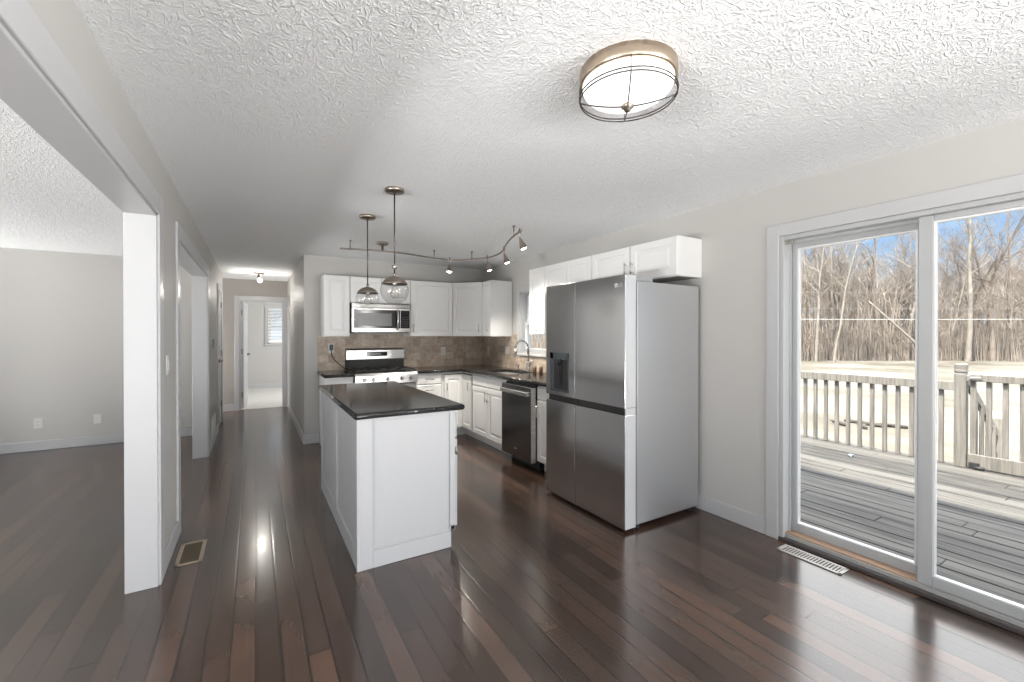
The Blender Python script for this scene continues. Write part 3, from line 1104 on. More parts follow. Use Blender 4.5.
YB_ = YK - 0.0085
XB_ = XR - 0.0085
t = slab([(1.772, XE, YE, YB_), (XE, XB_, SY1, YB_), (XE, SX0, 3.118, SY1), (SX1, XB_, 3.118, SY1), (SX0, SX1, 3.118, SY0)],
         [((1.772 + 0.018, YE), (XE, YE)), ((XE, YE), (XE, 3.118 + 0.018))], CTZ0 + 0.0005, CTZ1)
wt = t.build('worktop', M_GRAN)
tag(wt, 'long black granite worktop turning the kitchen corner around the sink', 'countertop', 'black granite worktops')
t = slab([(0.692, 1.008, YE, YB_)], [((0.692, YE), (1.008 - 0.018, YE)), ((0.692, YE), (0.692, YB_ - 0.018))], CTZ0 + 0.0005, CTZ1)
wt = t.build('worktop', M_GRAN)
tag(wt, 'small black granite worktop piece left of the gas range', 'countertop', 'black granite worktops')

# sink bowl let into the worktop
sk = thing('kitchen_sink', 'stainless undermount sink bowl set in the black worktop below the window', 'sink', ((SX0 + SX1) / 2, (SY0 + SY1) / 2, 0.70))
hx, hy = (SX1 - SX0) / 2 - 0.002, (SY1 - SY0) / 2 - 0.002
zt = CTZ0 + 0.002 - 0.70
rg = lambda i, z: [(-hx + i, -hy + i, z), (hx - i, -hy + i, z), (hx - i, hy - i, z), (-hx + i, hy - i, z)]
MB().loops([rg(0, 0.0), rg(0, zt), rg(0.008, zt), rg(0.014, 0.05), rg(0.03, 0.02)], True, True).build('bowl', M_SINK, sk)
MB().lathe([(0.001, 0.020), (0.04, 0.020), (0.045, 0.024), (0.02, 0.021)], seg=18).build('drain', M_NICK, sk)

# faucet
fa = thing('kitchen_faucet', 'tall chrome gooseneck faucet with pull-down spray behind the sink', 'faucet', (2.965, 4.56, CTZ1))
MB().lathe([(0.033, 0), (0.033, 0.006), (0.026, 0.012), (0.024, 0.10), (0.019, 0.115), (0.016, 0.13)], seg=18).build('base', M_CHROME, fa)
pts = [(0, 0, 0.12), (0, 0, 0.30)]
for i in range(1, 11):
    a = PI * i / 10
    pts.append((-0.088 + 0.088 * math.cos(a), 0.02 * i / 10, 0.30 + 0.09 * math.sin(a)))
MB().tube(pts, 0.0135, 10).build('spout', M_CHROME, fa)
MB().cyl((-0.176, 0.02, 0.30), (-0.178, 0.02, 0.20), 0.013, 0.018, 12).build('spray_head', M_CHROME, fa)
MB().cyl((-0.178, 0.02, 0.20), (-0.178, 0.02, 0.194), 0.016, 0.016, 12).build('spray_nozzle', M_BLKM, fa)
MB().tube([(0, -0.024, 0.075), (0, -0.055, 0.09), (0.0, -0.075, 0.15)], [0.011, 0.009, 0.006], 8).build('lever', M_CHROME, fa)
MB().box(-0.03, 0.03, -0.125, 0.125, -0.0005, 0.007, 0.003).build('deck_plate', M_CHROME, fa)
so = thing('soap_pump', 'short chrome soap pump standing left of the kitchen faucet', 'soap pump', (2.955, 4.79, CTZ1))
MB().lathe([(0.022, 0), (0.022, 0.008), (0.012, 0.02), (0.012, 0.055), (0.018, 0.06), (0.018, 0.075), (0.004, 0.08)], seg=14).build('body', M_CHROME, so)
MB().tube([(0, 0, 0.07), (-0.05, 0, 0.075)], 0.006, 8).build('spout', M_CHROME, so)
for (x, y, lab) in ((2.93, 4.36, 'small copper brown shaker nearest the chrome faucet'), (2.945, 4.25, 'small copper brown shaker farther from the faucet, by the refrigerator')):
    sh = thing('shaker', lab, 'shaker', (x, y, CTZ1), 0, 'copper shakers by the sink')
    MB().lathe([(0.021, 0), (0.022, 0.05), (0.018, 0.065)], seg=14).build('jar', M_COPPER, sh)
    MB().lathe([(0.020, 0.065), (0.021, 0.082), (0.010, 0.092)], seg=14).build('lid', M_NICKT, sh)

# ------------------------------------------------------------------ gas range
RX = 1.392
rn = thing('gas_range', 'stainless freestanding gas range with black cooktop and five knobs', 'stove', (RX, YK - 0.012, 0))
HW = 0.378
MB().box(-HW, HW, -0.60, -0.0, 0.05, 0.905, 0.003).box(-HW + 0.03, HW - 0.03, -0.55, -0.02, 0.0, 0.05).build('body', M_BLKM, rn)
MB().box(-HW, HW, -0.645, -0.02, 0.905, 0.925, 0.005).build('cooktop', M_BLACK, rn)
cp = [(-0.60, 0.78), (-0.672, 0.785), (-0.665, 0.885), (-0.650, 0.912), (-0.60, 0.912)]
MB().prism(cp, 'x', -HW, HW).build('control_panel', M_STEEL, rn)
for i, fx in enumerate((0.145, 0.28, 0.51, 0.74, 0.885)):
    x = -HW + 2 * HW * fx
    kb = MB().lathe([(0.024, 0), (0.024, 0.006), (0.019, 0.010), (0.019, 0.028), (0.016, 0.032)], seg=16).box(-0.003, 0.003, -0.019, 0.019, 0.026, 0.038)
    ko = kb.build('knob', M_KNOB, rn)
    ko.location = (x, -0.670, 0.838)
    ko.rotation_euler = (PI / 2, 0, 0)
od = MB().box(-HW + 0.003, HW - 0.003, -0.648, -0.602, 0.21, 0.765, 0.006).build('oven_door', M_STEEL, rn)
MB().box(-HW + 0.07, HW - 0.07, -0.651, -0.647, 0.32, 0.65, 0.001).build('oven_window', M_GLASSDK, od)
h = MB().cyl((-HW + 0.03, -0.700, 0.725), (HW - 0.03, -0.700, 0.725), 0.012)
for s in (-1, 1):
    h.cyl((s * (HW - 0.06), -0.647, 0.725), (s * (HW - 0.06), -0.700, 0.725), 0.009)
h.build('oven_handle', M_STEEL, od)
MB().box(-HW + 0.003, HW - 0.003, -0.645, -0.602, 0.06, 0.20, 0.005).build('drawer_front', M_STEEL, rn)
for gx0, gx1 in ((-0.365, -0.125), (-0.118, 0.118), (0.125, 0.365)):
    g = MB()
    z0, z1 = 0.925, 0.952
    ya, yb = -0.625, -0.10
    for x in (gx0 + 0.008, (gx0 + gx1) / 2, gx1 - 0.008):
        g.box(x - 0.006, x + 0.006, ya, yb, z0 + 0.013, z1, 0.003)
    for y in (ya, (ya + yb) / 2, yb):
        g.box(gx0, gx1, y - 0.006, y + 0.006, z0 + 0.013, z1, 0.003)
    for x in (gx0 + 0.01, gx1 - 0.01):
        for y in (ya, yb):
            g.box(x - 0.007, x + 0.007, y - 0.007, y + 0.007, z0 - 0.001, z1)
    g.build('burner_grate', M_IRON, rn)
for bx, by, br_ in ((-0.245, -0.49, 0.045), (-0.245, -0.23, 0.038), (0.0, -0.36, 0.05), (0.245, -0.49, 0.045), (0.245, -0.23, 0.038)):
    MB().lathe([(br_, 0.925), (br_, 0.934), (br_ * 0.7, 0.936), (br_ * 0.7, 0.941), (0.005, 0.942)], (bx, by, 0), 18).build('burner', M_IRON, rn)
MB().box(-HW, HW, -0.09, -0.0, 0.925, 1.055, 0.004).build('backguard_base', M_BLKM, rn)
bp = [(-0.085, 1.050), (-0.105, 1.060), (-0.095, 1.175), (-0.075, 1.195), (-0.0, 1.195), (0.0, 1.050)]
bg = MB().prism(bp, 'x', -HW, HW).build('backguard', M_STEEL, rn)
MB().box(-0.125, 0.145, -0.106, -0.099, 1.095, 1.150, 0.002).build('display', M_DISP, bg)
dg = MB()
dg.box(-0.06, 0.06, -0.1066, -0.1058, 1.121, 1.126)
dg.build('display_legend', M_DIGIT, bg)

# ------------------------------------------------------------------ over-the-range microwave
mw = thing('microwave', 'stainless over-the-range microwave with black window and curved handle', 'microwave', (RX + 0.004, YK - 0.004, 1.408))
mh = 0.374
W2 = 0.370
MB().box(-W2, W2, -0.36, 0, 0.0, mh, 0.003).build('body', M_BLKM, mw)
MB().box(-W2, W2, -0.405, -0.36, 0.312, mh, 0.004).build('vent_trim', M_KNOB, mw)
vg = MB()
for i in range(12):
    vg.box(-W2 + 0.03 + i * 0.058, -W2 + 0.08 + i * 0.058, -0.407, -0.404, 0.360, 0.368)
vg.build('vent_slots', M_BLKM, mw)
dr = MB().box(-W2, W2, -0.400, -0.36, 0.003, 0.311, 0.004).build('door', M_STEEL, mw)
MB().box(-W2 + 0.025, 0.232, -0.4035, -0.399, 0.055, 0.290, 0.001).build('door_glass', M_BLACK, dr)
MB().box(-W2 + 0.070, 0.120, -0.4045, -0.4030, 0.085, 0.245, 0.001).build('window', M_MWGLASS, dr)
hp = [(0.195, -0.404, 0.040), (0.195, -0.432, 0.065), (0.195, -0.445, 0.165), (0.195, -0.432, 0.265), (0.195, -0.404, 0.290)]
MB().tube(hp, 0.013, 8).build('handle', M_STEEL, dr)
kp = MB().box(0.240, W2 - 0.012, -0.4035, -0.399, 0.055, 0.290, 0.001).build('control_panel', M_DISP, mw)
q = MB()
for i in range(3):
    for j in range(5):
        q.box(0.256 + i * 0.032, 0.274 + i * 0.032, -0.4042, -0.4034, 0.075 + j * 0.030, 0.087 + j * 0.030)
q.build('keypad', pm('keypad_grey', (0.06, 0.06, 0.06), 0.4), kp)
MB().box(-W2 + 0.02, W2 - 0.02, -0.38, -0.02, -0.006, 0.001).build('underside', M_BLKM, mw)

# ------------------------------------------------------------------ dishwasher
DWW = 0.596
dwm = thing('dishwasher', 'dark stainless dishwasher with a bright towel-bar handle under the worktop', 'dishwasher', (XR - 0.012, Y_DW1 - 0.002, 0), R90)
MB().box(0.0, DWW, -0.575, -0.01, 0.10, 0.872, 0.002).build('tub', M_BLKM, dwm)
MB().box(0.02, DWW - 0.02, -0.55, -0.50, 0.0, 0.10).build('toe_kick', M_BLKM, dwm)
XD = 0.672
ddr = MB().box(0.002, DWW - 0.002, -XD, -0.612, 0.09, 0.852, 0.005).build('door', M_DW, dwm)
MB().box(DWW - 0.0035, DWW - 0.0005, -XD + 0.004, -0.616, 0.095, 0.848).build('door_edge', M_STEEL, dwm)
MB().box(0.004, DWW - 0.004, -0.612, -0.575, 0.12, 0.868).build('door_liner', M_BLKM, dwm)
hd = MB().box(0.02, DWW - 0.03, -XD - 0.034, -XD - 0.022, 0.760, 0.805, 0.005)
hd.box(0.03, 0.055, -XD - 0.024, -XD + 0.002, 0.765, 0.80).box(DWW - 0.065, DWW - 0.04, -XD - 0.024, -XD + 0.002, 0.765, 0.80)
hd.build('handle', M_STEEL, ddr)
lg = MB()
for i in range(16):
    a0, a1 = 2 * PI * i / 16, 2 * PI * (i + 1) / 16
lg.loops([[(0.30 + 0.026 * math.cos(2 * PI * k / 20), -XD - yy, 0.185 + 0.008 * math.sin(2 * PI * k / 20)) for k in range(20)] for yy in (-0.001, 0.0012)])
lg.build('badge', M_KNOB, ddr)

# ------------------------------------------------------------------ refrigerator
fx0, fx1 = 2.20, 3.005
fy0, fy1 = 2.155, 3.095
fw = fy1 - fy0
rf = thing('refrigerator', 'large dark stainless four-door refrigerator with a water dispenser', 'refrigerator', (fx1, fy1, 0), R90)
# local: x = 0..fw from the far side to the near side, y: front at -(fx1-fx0)
FD = fx1 - fx0
DTH = 0.108
MB().box(0.004, fw - 0.001, -FD + DTH + 0.012, 0, 0.035, 1.765, 0.004).build('cabinet_body', M_FRSIDE, rf)
MB().box(0.01, fw - 0.01, -FD + DTH, -FD + DTH + 0.014, 0.06, 1.76).build('door_gasket', M_BLKM, rf)
for x in (0.06, fw - 0.04):
    for y in (-FD + DTH + 0.05, -0.06):
        MB().cyl((x, y, 0), (x, y, 0.04), 0.018).build('foot', M_DKPL, rf)
MB().box(0.03, fw - 0.03, -FD + DTH + 0.005, -FD + DTH + 0.03, 0.012, 0.06).build('kick_grille', M_BLKM, rf)
SPL = fy1 - 2.697
ZT, ZB, ZG0, ZG1 = 1.806, 0.022, 0.822, 0.866


def fdoor(x0, x1, z0, z1, near):
    o = MB().box(x0, x1, -FD, -FD + DTH, z0, z1, 0.004, 2).build('door', M_BSTEEL, rf)
    if near:
        MB().box(x1 - 0.0015, x1 + 0.0012, -FD + 0.005, -FD + DTH - 0.003, z0 + 0.004, z1 - 0.004).build('door_side', M_FREDGE, o)
    return o


ul = fdoor(0.0, SPL - 0.003, ZG1 + 0.004, ZT, False)
ur = fdoor(SPL + 0.003, fw, ZG1 + 0.004, ZT, True)
ll = fdoor(0.0, SPL - 0.003, ZB, ZG0, False)
lr = fdoor(SPL + 0.003, fw, ZB, ZG0, True)
# recessed grip band between upper and lower doors
gb = MB().box(0.004, fw - 0.004, -FD + 0.030, -FD + DTH, ZG0 - 0.001, ZG1 + 0.005)
gb.build('grip_recess', M_BLKM, rf)
MB().box(SPL - 0.006, SPL + 0.006, -FD + 0.008, -FD + DTH, ZB + 0.005, ZT - 0.005).build('gap_shade_strip', M_BLKM, rf)  # black strip colours in the shade of the gap between the doors
MB().box(fw - 0.012, fw - 0.0005, -FD + 0.012, -FD + DTH - 0.003, ZG0, ZG1 + 0.004).build('side_filler', M_FREDGE, rf)
for xa, xb in ((fw - 0.11, fw - 0.015), (0.015, 0.11)):
    MB().box(xa, xb, -FD + DTH + 0.012, -FD + 0.30, 1.765, 1.800, 0.006).build('hinge_cover', M_FRSIDE, rf)
# dispenser
dx0, dx1, dz0, dz1 = fy1 - 3.030, fy1 - 2.775, 0.905, 1.232
ds = MB()
ds.box(dx0, dx1, -FD - 0.004, -FD + 0.002, dz0, dz0 + 0.016, 0.002)
ds.box(dx0, dx1, -FD - 0.004, -FD + 0.002, dz1 - 0.055, dz1, 0.002)
ds.box(dx0, dx0 + 0.05, -FD - 0.004, -FD + 0.002, dz0, dz1, 0.002)
ds.box(dx1 - 0.012, dx1, -FD - 0.004, -FD + 0.002, dz0, dz1, 0.002)
dso = ds.build('dispenser', M_DKPL, ul)
MB().box(dx0 + 0.05, dx1 - 0.012, -FD - 0.0012, -FD + 0.001, dz0 + 0.016, dz1 - 0.05).build('dispenser_cavity', M_BLKM, ul)
nz = (dx0 + dx1) / 2 + 0.02
MB().cyl((nz, -FD - 0.014, dz1 - 0.05), (nz, -FD - 0.014, dz1 - 0.10), 0.020, 0.014).box(nz - 0.012, nz + 0.012, -FD - 0.012, -FD - 0.004, dz0 + 0.06, dz1 - 0.09, 0.003).build('dispenser_paddle', M_BLACK, ul)
# small round maker's badge with two letters
bx = SPL + 0.003 + (fw - SPL) * 0.835
bd = MB().loops([[(bx + 0.017 * math.cos(2 * PI * k / 24), yy, 1.735 + 0.017 * math.sin(2 * PI * k / 24)) for k in range(24)] for yy in (-FD + 0.001, -FD - 0.0014)])
bd.build('badge', M_LOGO, ur)
tcu = bpy.data.curves.new('badge_text', 'FONT')
tcu.body = 'LG'
tcu.size = 0.036
tcu.extrude = 0.0006
tob = bpy.data.objects.new('badge_text_curve', tcu)
COL.objects.link(tob)
tme = bpy.data.meshes.new_from_object(tob.evaluated_get(bpy.context.evaluated_depsgraph_get()))
bpy.data.objects.remove(tob)
tme.materials.clear()
tme.materials.append(M_LOGO)
tl = bpy.data.objects.new('badge_lettering', tme)
COL.objects.link(tl)
tl.parent = ur
tl.location = (bx + 0.022, -FD - 0.0008, 1.723)
tl.rotation_euler = (PI / 2, 0, 0)

# ------------------------------------------------------------------ island
IX0, IX1, IY0, IY1, IZ = 0.508, 1.122, 2.605, 4.195, 0.892
isl = thing('kitchen_island', 'white panelled kitchen island cabinet standing alone on the dark floor', 'island', ((IX0 + IX1) / 2, (IY0 + IY1) / 2, 0))
ox, oy = (IX0 + IX1) / 2, (IY0 + IY1) / 2


def ibox(t, x0, x1, y0, y1, z0, z1, bev=0.0):
    return t.box(x0 - ox, x1 - ox, y0 - oy, y1 - oy, z0, z1, bev)


P = 0.012
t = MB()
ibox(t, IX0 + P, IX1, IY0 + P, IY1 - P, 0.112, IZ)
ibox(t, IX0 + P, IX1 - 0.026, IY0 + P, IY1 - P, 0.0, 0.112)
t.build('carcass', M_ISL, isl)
# end panel frame facing the camera
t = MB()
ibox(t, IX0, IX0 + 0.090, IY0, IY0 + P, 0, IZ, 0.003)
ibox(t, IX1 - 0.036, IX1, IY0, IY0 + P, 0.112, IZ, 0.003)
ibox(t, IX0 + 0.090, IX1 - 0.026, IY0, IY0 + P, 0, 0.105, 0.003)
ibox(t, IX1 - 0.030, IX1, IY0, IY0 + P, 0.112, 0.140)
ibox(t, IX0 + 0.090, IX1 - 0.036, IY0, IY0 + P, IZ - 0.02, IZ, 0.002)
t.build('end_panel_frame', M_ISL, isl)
# long side frame facing the hall: two recessed panels
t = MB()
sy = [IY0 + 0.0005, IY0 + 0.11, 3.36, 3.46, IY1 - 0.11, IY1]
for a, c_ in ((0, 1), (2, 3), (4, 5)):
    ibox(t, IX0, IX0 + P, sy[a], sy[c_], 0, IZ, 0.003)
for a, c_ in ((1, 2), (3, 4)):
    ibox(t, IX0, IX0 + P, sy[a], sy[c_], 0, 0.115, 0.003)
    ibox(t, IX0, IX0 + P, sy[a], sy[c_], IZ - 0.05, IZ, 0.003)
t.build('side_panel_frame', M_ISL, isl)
# cove mouldings inside the recesses
t = MB()
for a, c_ in ((1, 2), (3, 4)):
    for z0, z1 in ((0.115, 0.127), (IZ - 0.062, IZ - 0.05)):
        ibox(t, IX0 + 0.006, IX0 + P, sy[a], sy[c_], z0, z1, 0.003)
    for y0, y1 in ((sy[a], sy[a] + 0.012), (sy[c_] - 0.012, sy[c_])):
        ibox(t, IX0 + 0.006, IX0 + P, y0, y1, 0.115, IZ - 0.05, 0.003)
ibox(t, IX0 + 0.090, IX0 + 0.102, IY0 + 0.006, IY0 + P, 0.105, IZ - 0.02, 0.003)
ibox(t, IX0 + 0.102, IX1 - 0.036, IY0 + 0.006, IY0 + P, 0.105, 0.117, 0.003)
t.build('panel_moulding', M_ISL, isl)
ibox(MB(), IX0 - 0.003, IX0 + 0.012, IY0 - 0.003, IY0 + 0.012, 0, IZ, 0.003).build('corner_bead', M_ISL, isl)
# doors on the working side
n = 3
dwd = (IY1 - IY0 - 0.03) / n
for i in range(n):
    f = MB()
    panel_door(f, 0.004, dwd - 0.004, 0.128, 0.70, -0.024, t=0.022)
    o = f.build('door', M_ISL, isl)
    o.location = (IX1 - ox, IY0 + 0.012 + i * dwd - oy, 0)
    o.rotation_euler = (0, 0, PI / 2)
    bar_pull(MB(), (dwd - 0.05 if i != 1 else 0.05, -0.024, 0.60), 0.11, True).build('handle', M_NICK, o)
    f = MB()
    panel_door(f, 0.004, dwd - 0.004, 0.712, IZ - 0.02, -0.024, t=0.022, raised=False)
    o = f.build('drawer_front', M_ISL, isl)
    o.location = (IX1 - ox, IY0 + 0.012 + i * dwd - oy, 0)
    o.rotation_euler = (0, 0, PI / 2)
    bar_pull(MB(), (dwd / 2, -0.024, 0.79), 0.11, False).build('handle', M_NICK, o)
hg = MB()
hg.cyl((IX1 + 0.012 - ox, IY0 + 0.002 - oy, 0.60), (IX1 + 0.012 - ox, IY0 + 0.002 - oy, 0.65), 0.006)
hg.build('hinge', M_NICK, isl)
cx0, cx1, cy0, cy1 = IX0 - 0.005, IX1 + 0.045, IY0 - 0.012, IY1 + 0.02
t = slab([(cx0, cx1, cy0, cy1)], [((cx0, cy0), (cx1, cy0)), ((cx1, cy0), (cx1, cy1)), ((cx1, cy1), (cx0, cy1)), ((cx0, cy1), (cx0, cy0))], IZ + 0.0005, IZ + 0.037)
tag(t.build('worktop', M_GRAN), 'black granite slab with rounded edge on top of the white island', 'countertop', 'black granite worktops')

# ------------------------------------------------------------------ pendant lights
GLOBE_Z = 1.69


def pendant(x, y, label, crystal):
    r = thing('pendant_light', label, 'pendant light', (x, y, CEIL), 0, 'clear globe pendants over the island')
    MB().lathe([(0.064, 0.0), (0.066, -0.006), (0.066, -0.018), (0.060, -0.024), (0.012, -0.027), (0.012, -0.035)], seg=24).build('ceiling_canopy', M_TRACK, r)
    gz = GLOBE_Z - CEIL
    MB().cyl((0, 0, -0.03), (0, 0, gz + 0.10), 0.0048, seg=8).build('rod', M_DKROD, r)
    R = 0.096
    prof = [(R * math.sin(a), gz + R * math.cos(a)) for a in [math.radians(d_) for d_ in range(62, 179, 6)]] + [(0.002, gz - R)]
    MB().lathe(prof, seg=28, cap0=False, cap1=True).build('glass_globe', M_GLOBE, r)
    Rc = R + 0.003
    prof = [(Rc * math.sin(a), gz + Rc * math.cos(a)) for a in [math.radians(d_) for d_ in range(4, 63, 6)]]
    prof = [(0.010, gz + Rc + 0.022), (0.012, gz + Rc + 0.006)] + prof + [(Rc * 0.90, gz + Rc * 0.44), (Rc * 0.6, gz + Rc * 0.70)]
    MB().lathe(prof, seg=28).build('metal_cap', M_TRACK, r)
    sk_ = MB().cyl((0, 0, gz + 0.07), (0, 0, gz + 0.03), 0.017, seg=12).build('socket', M_NICK, r)
    MB().lathe([(0.012, gz + 0.03), (0.014, gz + 0.02), (0.028, gz - 0.01), (0.030, gz - 0.025), (0.022, gz - 0.045), (0.004, gz - 0.054)], seg=16).build('bulb', M_BULBOFF, r)
    if crystal:
        MB().ball((0, 0, gz + R + 0.068), 0.020, 14, 8).build('connector_ball', M_NICK, r)
    return r


pendant(0.821, 3.76, 'clear glass globe pendant on the thin rod farther over the island', False)
pendant(0.829, 2.968, 'nearer and larger-looking clear glass globe pendant, with a bead above its cap', True)

# ------------------------------------------------------------------ track light
TZ = 2.298
tk = thing('track_light', 'curving bronze track light with four small lit spot heads on the kitchen ceiling', 'track light', (1.24, 4.80, CEIL))
trk = [(0.775, 4.86), (1.0, 4.80), (1.2, 4.77), (1.45, 4.79), (1.75, 4.87), (2.0, 4.90), (2.2, 4.80), (2.36, 4.58), (2.385, 4.35), (2.33, 4.10), (2.22, 3.85), (2.12, 3.60), (2.05, 3.38), (2.01, 3.20)]


def cr_spline(P_, n=6):
    out = []
    for i in range(len(P_) - 1):
        p0 = Vector(P_[max(0, i - 1)]); p1 = Vector(P_[i]); p2 = Vector(P_[i + 1]); p3 = Vector(P_[min(len(P_) - 1, i + 2)])
        for k_ in range(n):
            t_ = k_ / n
            out.append(0.5 * ((2 * p1) + (-p0 + p2) * t_ + (2 * p0 - 5 * p1 + 4 * p2 - p3) * t_ ** 2 + (-p0 + 3 * p1 - 3 * p2 + p3) * t_ ** 3))
    out.append(Vector(P_[-1]))
    return out


sp = cr_spline(trk)
TL = Vector((1.24, 4.80, CEIL))
MB().tube([Vector((p[0], p[1], TZ)) - TL for p in sp], 0.0085, 8).build('rail', M_TRACK, tk)


def near(px, py):
    return min(sp, key=lambda p: (p[0] - px) ** 2 + (p[1] - py) ** 2)


for px, py in ((0.86, 4.85), (1.82, 4.89), (2.26, 4.73), (2.06, 3.42)):
    p = near(px, py)
    MB().cyl(Vector((p[0], p[1], CEIL)) - TL, Vector((p[0], p[1], TZ - 0.012)) - TL, 0.006, seg=8).cyl(Vector((p[0], p[1], CEIL)) - TL, Vector((p[0], p[1], CEIL - 0.008)) - TL, 0.016, seg=12).build('standoff', M_TRACK, tk)
p = near(1.20, 4.80)
MB().lathe([(0.062, 0.0), (0.062, -0.018), (0.050, -0.028), (0.015, -0.030), (0.013, -0.09)], Vector((p[0], p[1], CEIL)) - TL, 24).build('ceiling_canopy', M_TRACK, tk)


def spot_head(px, py, ax, ay, watts=85):
    p = near(px, py)
    base = Vector((p[0], p[1], TZ)) - TL
    d_ = Vector((ax, ay, -1)).normalized()
    s_ = MB().cyl(base + Vector((0, 0, 0.03)), base + Vector((0, 0, -0.06)), 0.006, seg=8).cyl(base + Vector((0, 0, 0.012)), base + Vector((0, 0, -0.016)), 0.013, seg=10)
    ho = s_.build('spot_head', M_TRACK, tk)
    a = base + Vector((0, 0, -0.055))
    pts_ = [a, a + d_ * 0.03, a + d_ * 0.06, a + d_ * 0.10]
    MB().tube(pts_, [0.010, 0.016, 0.026, 0.040], 16, caps=False).build('cone_shade', M_TRACK, ho)
    bl_ = MB().tube([a + d_ * 0.045, a + d_ * 0.07, a + d_ * 0.096, a + d_ * 0.108], [0.012, 0.022, 0.031, 0.014], 14).build('bulb', M_BULB, ho)
    li = bpy.data.lights.new('spot_lamp', 'SPOT')
    li.energy = watts
    li.spot_size = math.radians(115)
    li.spot_blend = 1.0
    li.color = (1, 0.93, 0.82)
    li.shadow_soft_size = 0.045
    lo = bpy.data.objects.new('spot_lamp', li)
    COL.objects.link(lo)
    lo.parent = tk
    lo.location = a + d_ * 0.155
    lo.rotation_euler = d_.to_track_quat('-Z', 'Y').to_euler()


spot_head(2.045, 4.90, -0.08, -0.10, 95)
spot_head(2.37, 4.54, 0.28, -0.10, 70)
spot_head(2.29, 3.98, 0.33, -0.12, 26)
spot_head(2.03, 3.25, 0.38, -0.15, 22)

# ------------------------------------------------------------------ flush ceiling light
DX, DYY = 1.222, 1.186
dm = thing('ceiling_light', 'round flush ceiling light with a frosted bowl inside a wire cage', 'ceiling light', (DX, DYY, CEIL))
RR = 0.181
MB().lathe([(RR, 0), (RR, -0.046), (RR - 0.004, -0.050), (RR - 0.014, -0.050), (RR - 0.020, -0.03), (0.02, -0.02)], seg=48).build('metal_rim', M_NICKT, dm)
RB = RR - 0.012
prof = [(RB, -0.040), (RB, -0.054)] + [(RB * math.cos(a), -0.054 - 0.064 * math.sin(a)) for a in [math.radians(v_) for v_ in range(6, 89, 7)]] + [(0.004, -0.118)]
MB().lathe(prof, seg=48).build('frosted_bowl', M_BOWL, dm)
cg = MB()
cz = -0.090
for rz_ in (cz, cz - 0.012):
    rr_ = RR * (1.0 if rz_ == cz else 0.99)
    ring = [(rr_ * math.cos(2 * PI * k_ / 48), rr_ * math.sin(2 * PI * k_ / 48), rz_) for k_ in range(49)]
    cg.tube(ring, 0.0026, 6)
for a in (math.radians(48), math.radians(138)):
    arc = []
    for k_ in range(-10, 11):
        s_ = k_ / 10
        arc.append((RR * s_ * math.cos(a), RR * s_ * math.sin(a), cz - 0.012 - 0.030 * (1 - s_ * s_)))
    cg.tube(arc, 0.0026, 6)
    for s_ in (-1, 1):
        cg.tube([(s_ * RR * math.cos(a), s_ * RR * math.sin(a), cz - 0.012), (s_ * (RR - 0.002) * math.cos(a), s_ * (RR - 0.002) * math.sin(a), -0.046)], 0.0020, 6)
cg.build('wire_cage', M_DKROD, dm)
MB().lathe([(0.004, -0.118), (0.018, -0.124), (0.024, -0.130), (0.024, -0.135), (0.015, -0.141), (0.011, -0.150), (0.003, -0.155)], seg=18).build('finial', M_TRACK, dm)

# ------------------------------------------------------------------ hall spotlight
hl = thing('hall_spotlight', 'small bronze two-bar ceiling spotlight with a lit bulb in the hall', 'spotlight', (0.06, 8.15, CEIL))
MB().box(-0.075, 0.075, -0.02, 0.02, -0.022, 0, 0.006).build('mounting_bar', M_BRNZ, hl)
MB().tube([(0, 0, -0.02), (-0.01, 0, -0.06), (0.0, -0.02, -0.10)], [0.012, 0.016, 0.024], 10).build('lamp_arm', M_BRNZ, hl)
MB().ball((0.01, -0.03, -0.125), 0.036, 14, 8).build('bulb', M_BULB, hl)
li = bpy.data.lights.new('hall_lamp', 'POINT')
li.energy = 10
li.shadow_soft_size = 0.03
li.color = (1, 0.95, 0.88)
lo = bpy.data.objects.new('hall_lamp', li)
COL.objects.link(lo)
lo.parent = hl
lo.location = (0.02, -0.06, -0.34)


# ------------------------------------------------------------------ outlets, switches, thermostat
def plate(name, label, cat, loc, rz, w, h, kind, group=None):
    r = thing(name, label, cat, loc, rz, group)
    MB().box(-w / 2, w / 2, -0.006, -0.0003, -h / 2, h / 2, 0.003).build('cover_plate', M_PLAST, r)
    if kind == 'outlet':
        for z in (-0.02, 0.02):
            f = MB().box(-0.016, 0.016, -0.009, -0.005, z - 0.014, z + 0.014, 0.004).build('receptacle', M_PLAST, r)
            MB().box(-0.008, -0.005, -0.0095, -0.0085, z - 0.005, z + 0.005).box(0.005, 0.008, -0.0095, -0.0085, z - 0.005, z + 0.005).build('slot', M_BLKM, f)
    elif kind == 'switch':
        nn = 2 if w > 0.1 else 1
        for i in range(nn):
            x = (i - (nn - 1) / 2) * 0.046
            MB().box(x - 0.016, x + 0.016, -0.010, -0.005, -0.033, 0.033, 0.002).build('rocker', M_PLAST, r)
    return r


